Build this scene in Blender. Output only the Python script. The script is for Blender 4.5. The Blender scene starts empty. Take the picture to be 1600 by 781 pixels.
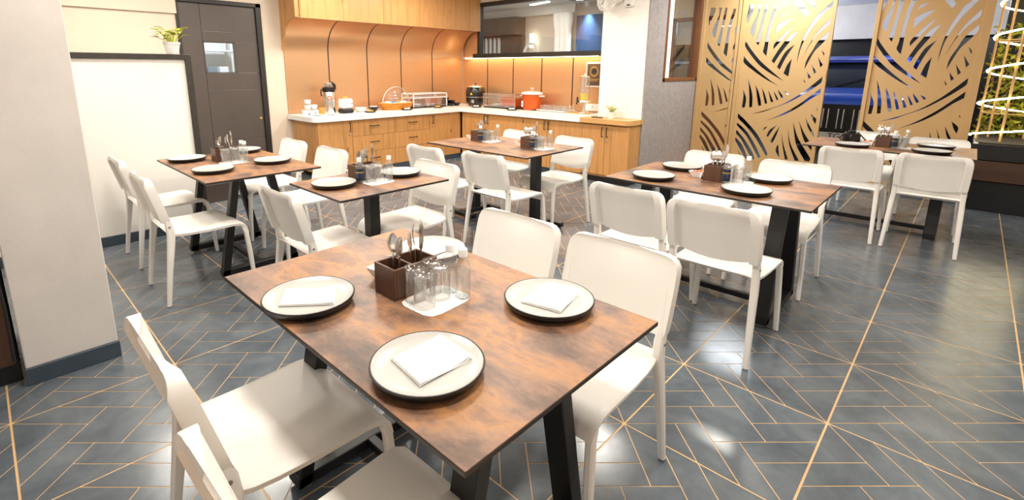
import bpy, bmesh, math, random
from math import pi, sin, cos, tan, radians, sqrt
from mathutils import Vector, Matrix

S = bpy.context.scene
COL = S.collection
random.seed(7)

# ------------------------------------------------------------------ camera
F_PX, CX, CY = 771.59, 746.27, 277.2            # focal length and principal point on the 1600x781 frame
YAW, PITCH, ROLL = radians(-44.7235), radians(-12.3233), radians(0.1424)
EYE = Vector((0.825, -1.706, 1.4383))
fwd = Vector((sin(YAW) * cos(PITCH), cos(YAW) * cos(PITCH), sin(PITCH)))
rgt = Vector((cos(YAW), -sin(YAW), 0.0))
upv = rgt.cross(fwd)
r2 = rgt * cos(ROLL) + upv * sin(ROLL)
u2 = upv * cos(ROLL) - rgt * sin(ROLL)
cam_data = bpy.data.cameras.new('camera')
cam = bpy.data.objects.new('camera', cam_data)
COL.objects.link(cam)
m = Matrix((r2, u2, -fwd)).transposed().to_4x4()
m.translation = EYE
cam.matrix_world = m
cam_data.sensor_fit = 'HORIZONTAL'
cam_data.sensor_width = 36.0
cam_data.lens = F_PX / 1600.0 * 36.0
cam_data.shift_x = (800.0 - CX) / 1600.0
cam_data.shift_y = -(390.5 - CY) / 1600.0
cam_data.clip_start = 0.02
S.camera = cam

# ------------------------------------------------------------------ world, lights, exposure
S.view_settings.view_transform = 'Standard'
S.view_settings.look = 'None'
S.view_settings.gamma = 1.0
S.view_settings.use_curve_mapping = False
S.view_settings.exposure = 0.12
S.cycles.transparent_max_bounces = 40
S.cycles.max_bounces = 14
W = bpy.data.worlds.new('world')
S.world = W
W.use_nodes = True
W.node_tree.nodes['Background'].inputs[0].default_value = (1.0, 0.96, 0.92, 1)
W.node_tree.nodes['Background'].inputs[1].default_value = 0.58

def area(name, loc, sx, sy, power, color, aim=(0, 0, -1), spread=pi):
    l = bpy.data.lights.new(name, 'AREA')
    l.shape = 'RECTANGLE'; l.size = sx; l.size_y = sy
    l.energy = power; l.color = color; l.spread = spread
    o = bpy.data.objects.new(name, l)
    COL.objects.link(o)
    o.location = loc
    o.rotation_euler = Vector(aim).to_track_quat('-Z', 'Y').to_euler()
    return o
CEIL = 2.75
WARM = (1.0, 0.94, 0.85)
LAMPS = [(-4.7, -0.7), (-3.8, -0.05), (-3.3, 0.95), (-4.7, 1.6), (-4.6, 2.9), (-3.4, 2.9), (-1.62, 2.75), (-0.66, 3.7), (-1.5, 0.9), (0.2, 0.8), (-1.4, -0.9), (0.2, -0.9), (1.7, 1.2), (-3.3, -1.5)]  # last entry is unseen, added to brighten the white half-wall
for x, y in LAMPS:
    area('ceiling_lamp_light', (x, y, CEIL - 0.03), 0.3, 0.3, 26, WARM)
area('entrance_panel_light', (-1.08, 5.2, CEIL - 0.03), 0.6, 0.6, 42, (0.85, 0.93, 1.0))
area('counter_strip_light', (-4.35, 4.555, 1.61), 2.7, 0.02, 7, (1.0, 0.72, 0.36))
area('lobby_panel_light', (-5.2, 6.2, 2.84), 2.2, 0.4, 95, (1.0, 0.95, 0.88))
area('lobby_spot_light', (-5.32, 7.8, 2.75), 0.08, 0.08, 12, (0.6, 0.8, 1.0), spread=1.2)
def bulb(name, loc, radius, power, color):
    l = bpy.data.lights.new(name, 'POINT'); l.energy = power; l.color = color; l.shadow_soft_size = radius
    o = bpy.data.objects.new(name, l); COL.objects.link(o); o.location = loc
bulb('parking_fill_light', (0.6, 9.8, 2.45), 0.12, 60, (0.88, 0.94, 1.0))  # unseen point lights, hung low so they also brighten the parking ceiling
bulb('parking_fill_light', (-2.3, 10.6, 2.45), 0.12, 60, (0.88, 0.94, 1.0))
bulb('parking_fill_light', (-4.4, 8.7, 2.45), 0.12, 30, (0.88, 0.94, 1.0))  # unseen, added to brighten the silver car
area('pantry_panel_light', (-6.4, 0.5, 2.3), 0.5, 0.5, 30, (0.75, 0.88, 1.0))

# ------------------------------------------------------------------ materials
def srgb(r, g, b):
    f = lambda c: (c / 255.0) / 12.92 if c / 255.0 <= 0.04045 else ((c / 255.0 + 0.055) / 1.055) ** 2.4
    return (f(r), f(g), f(b), 1.0)

class NT:
    def __init__(s, name):
        s.m = bpy.data.materials.new(name); s.m.use_nodes = True
        s.t = s.m.node_tree; s.p = s.t.nodes['Principled BSDF']
    def n(s, typ, **kw):
        nd = s.t.nodes.new(typ)
        for k, v in kw.items():
            setattr(nd, k, v)
        return nd
    def l(s, a, b): s.t.links.new(a, b)
    def ramp(s, fac, stops):
        r = s.n('ShaderNodeValToRGB'); e = r.color_ramp.elements
        while len(e) < len(stops): e.new(0.5)
        for el, (p, c) in zip(e, stops): el.position = p; el.color = c
        s.l(fac, r.inputs[0]); return r.outputs[0]
    def mapping(s, scale, coord='Object', rnd=False):
        tc = s.n('ShaderNodeTexCoord'); mp = s.n('ShaderNodeMapping')
        mp.inputs['Scale'].default_value = scale
        s.l(tc.outputs[coord], mp.inputs['Vector'])
        if rnd:
            oi = s.n('ShaderNodeObjectInfo'); mu = s.n('ShaderNodeMath', operation='MULTIPLY'); mu.inputs[1].default_value = 37.0
            cb = s.n('ShaderNodeCombineXYZ'); s.l(oi.outputs['Random'], mu.inputs[0])
            for i in range(3): s.l(mu.outputs[0], cb.inputs[i])
            s.l(cb.outputs[0], mp.inputs['Location'])
        return mp.outputs[0]
    def noise(s, vec, scale, detail=4, rough=0.55, dist=0.0):
        nd = s.n('ShaderNodeTexNoise'); nd.inputs['Scale'].default_value = scale
        nd.inputs['Detail'].default_value = detail; nd.inputs['Roughness'].default_value = rough
        nd.inputs['Distortion'].default_value = dist
        s.l(vec, nd.inputs['Vector']); return nd.outputs[0]
    def bump(s, h, strength=0.2, dist=0.01):
        b = s.n('ShaderNodeBump'); b.inputs['Strength'].default_value = strength; b.inputs['Distance'].default_value = dist
        s.l(h, b.inputs['Height']); s.l(b.outputs[0], s.p.inputs['Normal'])

def plain(name, col, rough=0.5, metal=0.0, emit=None, es=1.0, var=0.06, scale=6.0, bump=0.0, coat=0.0, rnd=False):
    a = NT(name); p = a.p
    p.inputs['Roughness'].default_value = rough; p.inputs['Metallic'].default_value = metal
    p.inputs['Coat Weight'].default_value = coat
    v = a.mapping((1, 1, 1), rnd=rnd); nz = a.noise(v, scale, 3)
    lo = tuple(c * (1 - var) for c in col[:3]) + (1,); hi = tuple(min(1, c * (1 + var)) for c in col[:3]) + (1,)
    a.l(a.ramp(nz, [(0.3, lo), (0.7, hi)]), p.inputs['Base Color'])
    if bump: a.bump(a.noise(v, scale * 12, 4), bump, 0.004)
    if emit:
        p.inputs['Emission Color'].default_value = emit; p.inputs['Emission Strength'].default_value = es
    return a.m

def clear(name, tint=(1, 1, 1, 1), refl=1.0, rough=0.02, ior=1.45, haze=0.0):
    a = NT(name); t = a.t
    t.nodes.remove(a.p)
    out = t.nodes['Material Output']
    tr = a.n('ShaderNodeBsdfTransparent'); tr.inputs[0].default_value = tint
    gl = a.n('ShaderNodeBsdfGlossy'); gl.inputs['Roughness'].default_value = rough
    fr = a.n('ShaderNodeLayerWeight'); fr.inputs[0].default_value = 0.5
    pw = a.n('ShaderNodeMath', operation='POWER'); pw.inputs[1].default_value = 2.6
    mu = a.n('ShaderNodeMath', operation='MULTIPLY_ADD'); mu.inputs[1].default_value = 0.75 * refl; mu.inputs[2].default_value = 0.06; mu.use_clamp = True
    mx = a.n('ShaderNodeMixShader')
    a.l(fr.outputs['Facing'], pw.inputs[0]); a.l(pw.outputs[0], mu.inputs[0]); a.l(mu.outputs[0], mx.inputs[0])
    base = tr.outputs[0]
    if haze:  # white veil mixed in so dim glass looks brighter
        df = a.n('ShaderNodeBsdfTranslucent'); df.inputs[0].default_value = (1, 1, 1, 1)
        dd = a.n('ShaderNodeBsdfDiffuse'); dd.inputs[0].default_value = (1, 1, 1, 1)
        ad = a.n('ShaderNodeMixShader'); a.l(df.outputs[0], ad.inputs[1]); a.l(dd.outputs[0], ad.inputs[2])
        hz = a.n('ShaderNodeMixShader'); hz.inputs[0].default_value = haze
        a.l(tr.outputs[0], hz.inputs[1]); a.l(ad.outputs[0], hz.inputs[2]); base = hz.outputs[0]
    a.l(base, mx.inputs[1]); a.l(gl.outputs[0], mx.inputs[2]); a.l(mx.outputs[0], out.inputs[0])
    return a.m

def oak_mat(name, base=(200, 146, 88), axis=2):
    a = NT(name); sc = [9, 9, 9]; sc[axis] = 0.55
    v = a.mapping(tuple(sc), rnd=True)
    n1 = a.noise(v, 2.2, 6, 0.6, 0.6)
    sc2 = [60, 60, 60]; sc2[axis] = 1.6
    n2 = a.noise(a.mapping(tuple(sc2), rnd=True), 1.0, 3)
    b = srgb(*base); k = lambda f: tuple(c * f for c in b[:3]) + (1,)
    c1 = a.ramp(n1, [(0.30, k(0.70)), (0.44, k(0.94)), (0.56, k(1.08)), (0.70, k(0.80))])
    c2 = a.ramp(n2, [(0.3, (0.90, 0.89, 0.87, 1)), (0.7, (1, 1, 1, 1))])
    mx = a.n('ShaderNodeMix', data_type='RGBA', blend_type='MULTIPLY'); mx.inputs[0].default_value = 0.8
    a.l(c1, mx.inputs[6]); a.l(c2, mx.inputs[7])
    # sparse knots
    vo = a.n('ShaderNodeTexVoronoi'); vo.inputs['Scale'].default_value = 1.0
    sk = [4.2, 4.2, 4.2]; sk[axis] = 2.0
    a.l(a.mapping(tuple(sk), rnd=True), vo.inputs['Vector'])
    kf = a.ramp(vo.outputs['Distance'], [(0.03, (0.3, 0.2, 0.12, 1)), (0.10, (1, 1, 1, 1))])
    m2 = a.n('ShaderNodeMix', data_type='RGBA', blend_type='MULTIPLY'); m2.inputs[0].default_value = 0.7
    a.l(mx.outputs[2], m2.inputs[6]); a.l(kf, m2.inputs[7])
    a.l(m2.outputs[2], a.p.inputs['Base Color'])
    a.p.inputs['Roughness'].default_value = 0.42
    return a.m

MT = {}
MT['chair'] = plain('white_plastic', srgb(238, 234, 227), 0.40, var=0.015, scale=3)
def tabletop_mat():
    a = NT('rust_laminate')
    n1 = a.noise(a.mapping((1.5, 2.4, 1.5), rnd=True), 1.9, 9, 0.66, 0.15)
    c1 = a.ramp(n1, [(0.34, srgb(74, 56, 46)), (0.42, srgb(108, 80, 62)), (0.49, srgb(140, 104, 80)), (0.55, srgb(166, 118, 74)), (0.60, srgb(134, 97, 72)), (0.72, srgb(124, 98, 82))])
    n2 = a.noise(a.mapping((5, 30, 8), rnd=True), 1.4, 8, 0.72, 0.3)
    c2 = a.ramp(n2, [(0.36, (0.78, 0.76, 0.75, 1)), (0.56, (1, 1, 1, 1))])
    mx = a.n('ShaderNodeMix', data_type='RGBA', blend_type='MULTIPLY'); mx.inputs[0].default_value = 0.7
    a.l(c1, mx.inputs[6]); a.l(c2, mx.inputs[7]); a.l(mx.outputs[2], a.p.inputs['Base Color'])
    a.l(a.ramp(n1, [(0.3, (0.38, 0.38, 0.38, 1)), (0.7, (0.46, 0.46, 0.46, 1))]), a.p.inputs['Roughness'])
    a.bump(n2, 0.05, 0.002)
    return a.m
MT['top'] = tabletop_mat()
MT['edge'] = plain('black_board_edge', srgb(38, 33, 30), 0.5)
MT['black'] = plain('black_powder_coat', srgb(20, 19, 19), 0.42, var=0.1)
MT['rubber'] = plain('grey_rubber', srgb(120, 116, 110), 0.6)
def tile_mat():
    a = NT('slate_blue_tile')
    v = a.mapping((1, 1, 1), rnd=True)
    n1 = a.noise(v, 5.0, 7, 0.62, 0.5)
    c = a.ramp(n1, [(0.30, srgb(80, 87, 94)), (0.5, srgb(95, 103, 110)), (0.72, srgb(112, 119, 124))])
    a.l(c, a.p.inputs['Base Color'])
    n2 = a.noise(v, 9.0, 5)
    a.l(a.ramp(n2, [(0.3, (0.17, 0.17, 0.17, 1)), (0.75, (0.25, 0.25, 0.25, 1))]), a.p.inputs['Roughness'])
    a.bump(n1, 0.05, 0.003)
    return a.m
MT['tile'] = tile_mat()
MT['grout'] = plain('gold_grout', srgb(216, 178, 130), 0.45, var=0.1, scale=20)
MT['wall'] = plain('white_paint', srgb(240, 236, 228), 0.7, var=0.02, scale=2, bump=0.05)
MT['pillar'] = plain('scuffed_white_paint', srgb(212, 206, 200), 0.75, var=0.05, scale=4, bump=0.12)
MT['cream'] = plain('cream_paint', srgb(220, 204, 184), 0.7, var=0.03, scale=2, bump=0.05)
MT['grey'] = plain('grey_textured_plaster', srgb(158, 148, 142), 0.85, var=0.14, scale=26, bump=0.5)
MT['ceil'] = plain('ceiling_paint', srgb(238, 234, 226), 0.8, var=0.02)
MT['oak'] = oak_mat('oak_veneer')
MT['oakh'] = oak_mat('oak_worktop', (214, 164, 104), 0)
def copper_mat():
    a = NT('brushed_copper_laminate')
    n1 = a.noise(a.mapping((3, 3, 320), rnd=False), 1.0, 4)
    a.l(a.ramp(n1, [(0.3, srgb(213, 166, 122)), (0.7, srgb(219, 173, 129))]), a.p.inputs['Base Color'])
    a.p.inputs['Metallic'].default_value = 0.62; a.p.inputs['Roughness'].default_value = 0.32
    a.bump(n1, 0.02, 0.001)
    return a.m
MT['copper'] = copper_mat()
MT['seam'] = plain('dark_seam_strip', srgb(34, 24, 18), 0.5)
MT['quartz'] = plain('white_quartz', srgb(240, 238, 234), 0.3, var=0.03, scale=14)
MT['plate'] = plain('glazed_white_ceramic', srgb(184, 183, 178), 0.25, var=0.02, scale=10)
MT['platerim'] = plain('black_glaze', srgb(24, 23, 24), 0.35)
MT['paper'] = plain('white_tissue', srgb(246, 243, 240), 0.85, var=0.02, scale=30, bump=0.15)
MT['white'] = plain('gloss_white', srgb(240, 238, 234), 0.28, var=0.02)
MT['glass'] = clear('clear_glass', (0.985, 0.988, 0.985, 1), 1.2, 0.02, 1.45, 0.03)
MT['pet'] = clear('clear_bottle_plastic', (0.975, 0.98, 0.98, 1), 1.1, 0.05, 1.42, 0.07)
MT['water'] = clear('water_fill', (0.92, 0.96, 0.97, 1), 0.8, 0.0, 1.33)
MT['acryl'] = clear('clear_acrylic', (0.97, 0.97, 0.965, 1), 1.1, 0.03, 1.49, 0.07)
MT['pane'] = clear('window_pane', (0.93, 0.95, 0.95, 1), 0.25, 0.0, 1.45)
MT['tint'] = clear('dark_tinted_pane', (0.06, 0.07, 0.09, 1), 1.4, 0.02, 1.5)
MT['steel'] = plain('polished_steel', srgb(222, 217, 210), 0.26, 1.0, var=0.04)
MT['walnut'] = oak_mat('dark_walnut', (88, 58, 40))
MT['gold'] = plain('matt_gold_paint', srgb(196, 158, 106), 0.45, 0.1, var=0.04, scale=3)
MT['brownwood'] = oak_mat('brown_frame_wood', (120, 72, 36))
MT['brownh'] = oak_mat('dark_brown_plank', (74, 48, 32), 0)
MT['door'] = plain('dark_taupe_laminate', srgb(84, 74, 68), 0.42, var=0.06, scale=5)
MT['darkframe'] = plain('dark_charcoal_frame', srgb(40, 37, 33), 0.45)
MT['darktrim'] = plain('dark_stone_trim', srgb(52, 47, 40), 0.4, var=0.2, scale=20)
MT['mat'] = plain('brown_ribbed_mat', srgb(52, 42, 36), 0.8)
MT['baset'] = plain('slate_skirting_tile', srgb(62, 74, 84), 0.3, var=0.12, scale=9)
MT['neon'] = plain('warm_neon', srgb(255, 236, 190), 0.4, emit=(1.0, 0.86, 0.52, 1), es=15)
MT['led'] = plain('warm_led_strip', srgb(255, 230, 180), 0.4, emit=(1.0, 0.8, 0.45, 1), es=8)
MT['lampface'] = plain('lamp_diffuser', srgb(255, 250, 240), 0.4, emit=(1.0, 0.95, 0.86, 1), es=5)
MT['coolface'] = plain('cool_lamp_diffuser', srgb(240, 248, 255), 0.4, emit=(0.82, 0.92, 1.0, 1), es=5)
MT['leaf'] = plain('bright_leaf', srgb(186, 192, 46), 0.5, var=0.3, scale=30)
MT['hedge'] = plain('hedge_leaf', srgb(150, 152, 40), 0.55, var=0.45, scale=16)
MT['soil'] = plain('dark_soil', srgb(40, 30, 24), 0.9)
MT['blue'] = plain('blue_car_paint', srgb(30, 84, 214), 0.3, 0.0, coat=0.6, var=0.03)
MT['silver'] = plain('silver_car_paint', srgb(150, 165, 178), 0.25, 0.5, coat=0.5, var=0.03)
MT['tyre'] = plain('tyre_rubber', srgb(22, 22, 23), 0.8)
MT['asphalt'] = plain('dark_asphalt', srgb(52, 54, 58), 0.6, var=0.2, scale=12)
MT['navy'] = plain('navy_wall_paint', srgb(52, 76, 110), 0.6)
MT['darkwood'] = oak_mat('dark_lobby_veneer', (88, 72, 58))
MT['red'] = plain('orange_red_print', srgb(210, 84, 30), 0.5)
MT['orange'] = plain('orange_enamel', srgb(206, 92, 34), 0.3, 0.25)
MT['wicker'] = plain('honey_wicker', srgb(226, 150, 58), 0.6, var=0.3, scale=60, bump=0.6)
MT['bread'] = plain('toasted_bread', srgb(226, 160, 74), 0.8, var=0.25, scale=18)
MT['bluewrap'] = plain('blue_wrapper', srgb(60, 140, 200), 0.4)
MT['label'] = plain('dark_label', srgb(26, 30, 40), 0.45)
MT['labelgold'] = plain('gold_label_stripe', srgb(196, 158, 70), 0.4)
MT['labelblue'] = plain('blue_label_print', srgb(48, 104, 190), 0.4)
MT['juice'] = plain('yellow_juice', srgb(236, 206, 40), 0.15, var=0.1, scale=40)
MT['poster'] = plain('brown_poster_print', srgb(88, 66, 50), 0.4)
MT['yellow'] = plain('warning_yellow', srgb(240, 190, 40), 0.5)
MT['plateno'] = plain('number_plate_white', srgb(214, 214, 206), 0.4)
MT['carglass'] = plain('dark_car_glass', srgb(30, 34, 40), 0.12)
MT['carglass'].node_tree.nodes['Principled BSDF'].inputs['Specular IOR Level'].default_value = 0.25
MT['kettle'] = plain('black_enamel', srgb(36, 30, 28), 0.22)

# ------------------------------------------------------------------ mesh builder
class MB:
    def __init__(s): s.v = []; s.f = []; s.mi = []
    def add(s, vs, fs, mi=0):
        o = len(s.v); s.v += [tuple(v) for v in vs]
        s.f += [tuple(i + o for i in f) for f in fs]; s.mi += [mi] * len(fs); return s
    def box(s, x0, x1, y0, y1, z0, z1, b=0.0, mi=0):
        if x0 > x1: x0, x1 = x1, x0
        if y0 > y1: y0, y1 = y1, y0
        if z0 > z1: z0, z1 = z1, z0
        if b <= 0:
            vs = [(x, y, z) for z in (z0, z1) for y in (y0, y1) for x in (x0, x1)]
            return s.add(vs, [(0, 2, 3, 1), (4, 5, 7, 6), (0, 1, 5, 4), (2, 6, 7, 3), (0, 4, 6, 2), (1, 3, 7, 5)], mi)
        b = min(b, (x1 - x0) * .49, (y1 - y0) * .49, (z1 - z0) * .49)
        vs = []; ix = {}
        for a in (0, 1):
            for c in (0, 1):
                for d in (0, 1):
                    X, Y, Z = (x0, x1)[a], (y0, y1)[c], (z0, z1)[d]
                    xi, yi, zi = X + (b if a == 0 else -b), Y + (b if c == 0 else -b), Z + (b if d == 0 else -b)
                    for k, p in enumerate(((X, yi, zi), (xi, Y, zi), (xi, yi, Z))):
                        ix[(a, c, d, k)] = len(vs); vs.append(p)
        fs = []
        for a in (0, 1): fs.append([ix[(a, c, d, 0)] for c, d in ((0, 0), (1, 0), (1, 1), (0, 1))])
        for c in (0, 1): fs.append([ix[(a, c, d, 1)] for a, d in ((0, 0), (1, 0), (1, 1), (0, 1))])
        for d in (0, 1): fs.append([ix[(a, c, d, 2)] for a, c in ((0, 0), (1, 0), (1, 1), (0, 1))])
        for c in (0, 1):
            for d in (0, 1): fs.append([ix[(0, c, d, 1)], ix[(1, c, d, 1)], ix[(1, c, d, 2)], ix[(0, c, d, 2)]])
        for a in (0, 1):
            for d in (0, 1): fs.append([ix[(a, 0, d, 0)], ix[(a, 1, d, 0)], ix[(a, 1, d, 2)], ix[(a, 0, d, 2)]])
            for c in (0, 1): fs.append([ix[(a, c, 0, 0)], ix[(a, c, 1, 0)], ix[(a, c, 1, 1)], ix[(a, c, 0, 1)]])
        for a in (0, 1):
            for c in (0, 1):
                for d in (0, 1): fs.append([ix[(a, c, d, k)] for k in range(3)])
        return s.add(vs, fs, mi)
    def loft(s, rings, cap=True, mi=0, closed=True):
        n = len(rings[0]); vs = [p for r in rings for p in r]; fs = []
        for i in range(len(rings) - 1):
            for j in range(n if closed else n - 1):
                k = (j + 1) % n
                fs.append((i * n + j, i * n + k, (i + 1) * n + k, (i + 1) * n + j))
        if cap and closed:
            fs.append(tuple(range(n - 1, -1, -1))); fs.append(tuple((len(rings) - 1) * n + j for j in range(n)))
        return s.add(vs, fs, mi)
    def tube(s, path, rad, n=8, cap=True, mi=0, closed=False):
        P = [Vector(p) for p in path]; rings = []; N = len(P)
        up = Vector((0, 0, 1))
        prev = None
        for i, p in enumerate(P):
            a = P[i - 1] if (i > 0 or closed) else p; b = P[(i + 1) % N] if (i < N - 1 or closed) else p
            t = (b - a).normalized()
            if prev is None:
                x = t.cross(up) if abs(t.z) < 0.95 else t.cross(Vector((1, 0, 0)))
            else:
                x = prev - t * prev.dot(t)
            x.normalize(); y = t.cross(x); prev = x
            r = rad[i] if isinstance(rad, (list, tuple)) else rad
            rings.append([p + x * (r * cos(2 * pi * k / n)) + y * (r * sin(2 * pi * k / n)) for k in range(n)])
        if closed: rings.append(rings[0])
        return s.loft(rings, cap and not closed, mi)
    def lathe(s, prof, n=24, c=(0, 0, 0), mi=0, cap=True):
        rings = [[(c[0] + r * cos(2 * pi * k / n), c[1] + r * sin(2 * pi * k / n), c[2] + z) for k in range(n)] for r, z in prof]
        return s.loft(rings, cap, mi)
    def prism(s, poly, z0, z1, mi=0):
        n = len(poly)
        vs = [(x, y, z0) for x, y in poly] + [(x, y, z1) for x, y in poly]
        fs = [tuple(range(n - 1, -1, -1)), tuple(range(n, 2 * n))] + [(i, (i + 1) % n, n + (i + 1) % n, n + i) for i in range(n)]
        return s.add(vs, fs, mi)
    def xform(s, M, start=0):
        s.v[start:] = [tuple(M @ Vector(v)) for v in s.v[start:]]; return s
    def build(s, name, mats, parent=None, loc=None, rot=None, smooth=35, kind=None):
        me = bpy.data.meshes.new(name)
        me.from_pydata(s.v, [], s.f)
        if not isinstance(mats, (list, tuple)): mats = [mats]
        for mm in mats: me.materials.append(MT[mm] if isinstance(mm, str) else mm)
        me.polygons.foreach_set('material_index', s.mi)
        bm = bmesh.new(); bm.from_mesh(me)
        bmesh.ops.recalc_face_normals(bm, faces=bm.faces[:])
        bm.to_mesh(me); bm.free()
        if smooth:
            me.shade_smooth(); me.set_sharp_from_angle(angle=radians(smooth))
        me.update()
        o = bpy.data.objects.new(name, me); COL.objects.link(o)
        if parent: o.parent = parent
        if loc: o.location = loc
        if rot: o.rotation_euler = rot
        if kind: o['kind'] = kind
        return o

def rrect(cx, cy, z, w, d, r=0.006, tilt=0.0):
    """chamfered rectangular loop in the horizontal plane"""
    w /= 2; d /= 2; r = min(r, w * .9, d * .9)
    p = [(-w + r, -d), (w - r, -d), (w, -d + r), (w, d - r), (w - r, d), (-w + r, d), (-w, d - r), (-w, -d + r)]
    return [(cx + x, cy + y, z + tilt * y) for x, y in p]

def thing(name, label, cat, loc=(0, 0, 0), rz=0.0, group=None):
    o = bpy.data.objects.new(name, None); COL.objects.link(o)
    o.empty_display_size = 0.05
    o.location = loc; o.rotation_euler = (0, 0, rz)
    return tag(o, label, cat, group)
def tag(o, label, cat, group=None):
    o['label'] = label; o['category'] = cat
    if group: o['group'] = group
    return o
def dup(root, loc, rz, label=None, group=None, rot=None):
    def cp(o, parent):
        c = o.copy(); COL.objects.link(c)
        if parent: c.parent = parent
        for ch in o.children: cp(ch, c)
        return c
    r = cp(root, None)
    r.location = loc; r.rotation_euler = rot if rot else (0, 0, rz)
    if label: r['label'] = label
    if group: r['group'] = group
    return r
def struct(o):
    o['kind'] = 'structure'; return o
def sbox(name, x0, x1, y0, y1, z0, z1, mat, b=0.0, parent=None):
    o = MB().box(x0, x1, y0, y1, z0, z1, b).build(name, mat, parent, smooth=0 if not b else 35)
    if parent is None: o['kind'] = 'structure'
    return o

# ================================================================== setting
def project(p):
    d = Vector(p) - EYE
    z = d.dot(fwd)
    if z < 0.05: return None
    return (CX + F_PX * d.dot(r2) / z, CY - F_PX * d.dot(u2) / z)

def sroot(name, loc):
    o = bpy.data.objects.new(name, None); COL.objects.link(o); o.location = loc; o.empty_display_size = .05
    o['kind'] = 'structure'; return o

floor = sbox('floor', -6.6, 4.0, -4.2, 6.0, -0.08, -0.0014, 'grout')
PLANKS = [[(0.0,0.0),(0.5,0.0),(0.25,0.25)],[(0.375,0.375),(0.25,0.5),(0.0,0.25),(0.0,0.0)],[(0.375,0.625),(0.25,0.75),(0.0,0.5),(0.0,0.25)],[(0.25,0.75),(0.0,1.0),(0.0,0.5)],[(0.375,0.625),(0.5,0.75),(0.25,1.0),(0.0,1.0)],[(0.5,0.0),(0.75,0.0),(0.375,0.375),(0.25,0.25)],[(0.5,0.25),(0.75,0.5),(0.5,0.75),(0.25,0.5)],[(0.625,0.625),(0.75,0.75),(0.5,1.0),(0.25,1.0)],[(0.75,0.0),(1.0,0.0),(0.625,0.375),(0.5,0.25)],[(0.75,0.75),(1.0,1.0),(0.5,1.0)],[(0.75,0.25),(1.0,0.5),(1.0,0.75),(0.625,0.375)],[(0.75,0.5),(1.0,0.75),(1.0,1.0),(0.625,0.625)],[(1.0,0.0),(1.0,0.5),(0.75,0.25)]]

def inset(poly):
    n = len(poly); out = []; L = []
    for i in range(n):
        a, b = Vector(poly[i]), Vector(poly[(i + 1) % n])
        border = (a.x == b.x and a.x in (0, 1)) or (a.y == b.y and a.y in (0, 1))
        d = 0.0040 if border else 0.0023
        t = (b - a).normalized(); nr = Vector((-t.y, t.x))
        L.append((a * 0.6 + nr * d, t))
    for i in range(n):
        (p, t), (q, s) = L[i - 1], L[i]
        den = t.x * s.y - t.y * s.x
        k = ((q.x - p.x) * s.y - (q.y - p.y) * s.x) / den
        out.append((p.x + t.x * k, p.y + t.y * k))
    return out
tmb = MB()
for pl in PLANKS: tmb.prism(inset(pl), -0.003, 0.0)
tile0 = None
for i in range(-11, 6):
    for j in range(-6, 10):
        x, y = 0.6 * i, 0.6 * j
        if x < -6.01 or (y > 4.5 and x < -2.3) or (x < -3.0 and y < -1.9): continue
        ok = False
        for u in (0, .3, .6):
            for v in (0, .3, .6):
                q = project((x + u, y + v, 0))
                if q and -60 < q[0] < 1660 and 90 < q[1] < 840: ok = True
        if not ok: continue
        if tile0 is None:
            tile0 = tmb.build('tile', 'tile', floor, (x, y, 0), smooth=0)
        else:
            t = tile0.copy(); COL.objects.link(t); t.location = (x, y, 0)

sbox('ceiling', -6.6, 4.0, -4.2, 5.9, CEIL, CEIL + 0.1, 'ceil')
# left wall of the kitchen with the door in it (plane x = -5.85)
XL = -5.85
wl = sbox('wall_left', XL - 0.12, XL, -4.2, 0.08, 0, CEIL, 'cream')
sbox('wall_panel', XL - 0.12, XL, 1.06, 4.8, 0, CEIL, 'cream', parent=wl)
sbox('wall_panel', XL - 0.12, XL, 0.08, 1.06, 2.25, CEIL, 'cream', parent=wl)
sbox('trim_1', XL, XL + 0.03, -4.2, 0.08, 2.06, CEIL, 'cream')
sbox('baseboard_left', XL, XL + 0.012, 1.06, 1.28, 0, 0.09, 'baset')

# door
dr = sroot('door_1', (XL, 0.1, 0))
def dpanel(y0, y1, z0, z1):
    MB().box(-0.045, -0.01, y0 - 0.1 + .0015, y1 - 0.1 - .0015, z0 + .0015, z1 - .0015, 0.002).build('door_panel', 'door', dr)
dpanel(0.10, 0.335, 0.01, 2.2)
for z0, z1 in ((0.01, 0.55), (0.55, 1.175), (1.175, 1.39), (1.76, 1.885), (1.885, 2.2)): dpanel(0.335, 0.985, z0, z1)
dpanel(0.70, 0.985, 1.39, 1.76)
fb = MB()
fb.box(-0.11, 0.02, -0.03, 0.0, 0, 2.25, 0.004); fb.box(-0.11, 0.02, 0.885, 0.95, 0, 2.25, 0.004); fb.box(-0.11, 0.02, -0.03, 0.95, 2.2, 2.25, 0.004)
fb.build('door_frame', 'darkframe', dr)
MB().box(-0.03, -0.025, 0.235, 0.6, 1.39, 1.76).build('pane', 'pane', dr, smooth=0)
wf = MB()
for a in ((0.235, 0.247, 1.39, 1.76), (0.588, 0.6, 1.39, 1.76), (0.235, 0.6, 1.39, 1.40), (0.235, 0.6, 1.75, 1.76)): wf.box(-0.05, -0.008, a[0], a[1], a[2], a[3])
wf.build('window_frame', 'door', dr, smooth=0)
dh = MB(); dh.lathe([(0, 0), (.016, 0), (.016, .008), (.006, .012), (0, .012)], 14); dh.xform(Matrix.Translation((-.01, 0.845, 0.80)) @ Matrix.Rotation(pi / 2, 4, 'Y'))
dh.build('lock', 'labelgold', dr)
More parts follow.
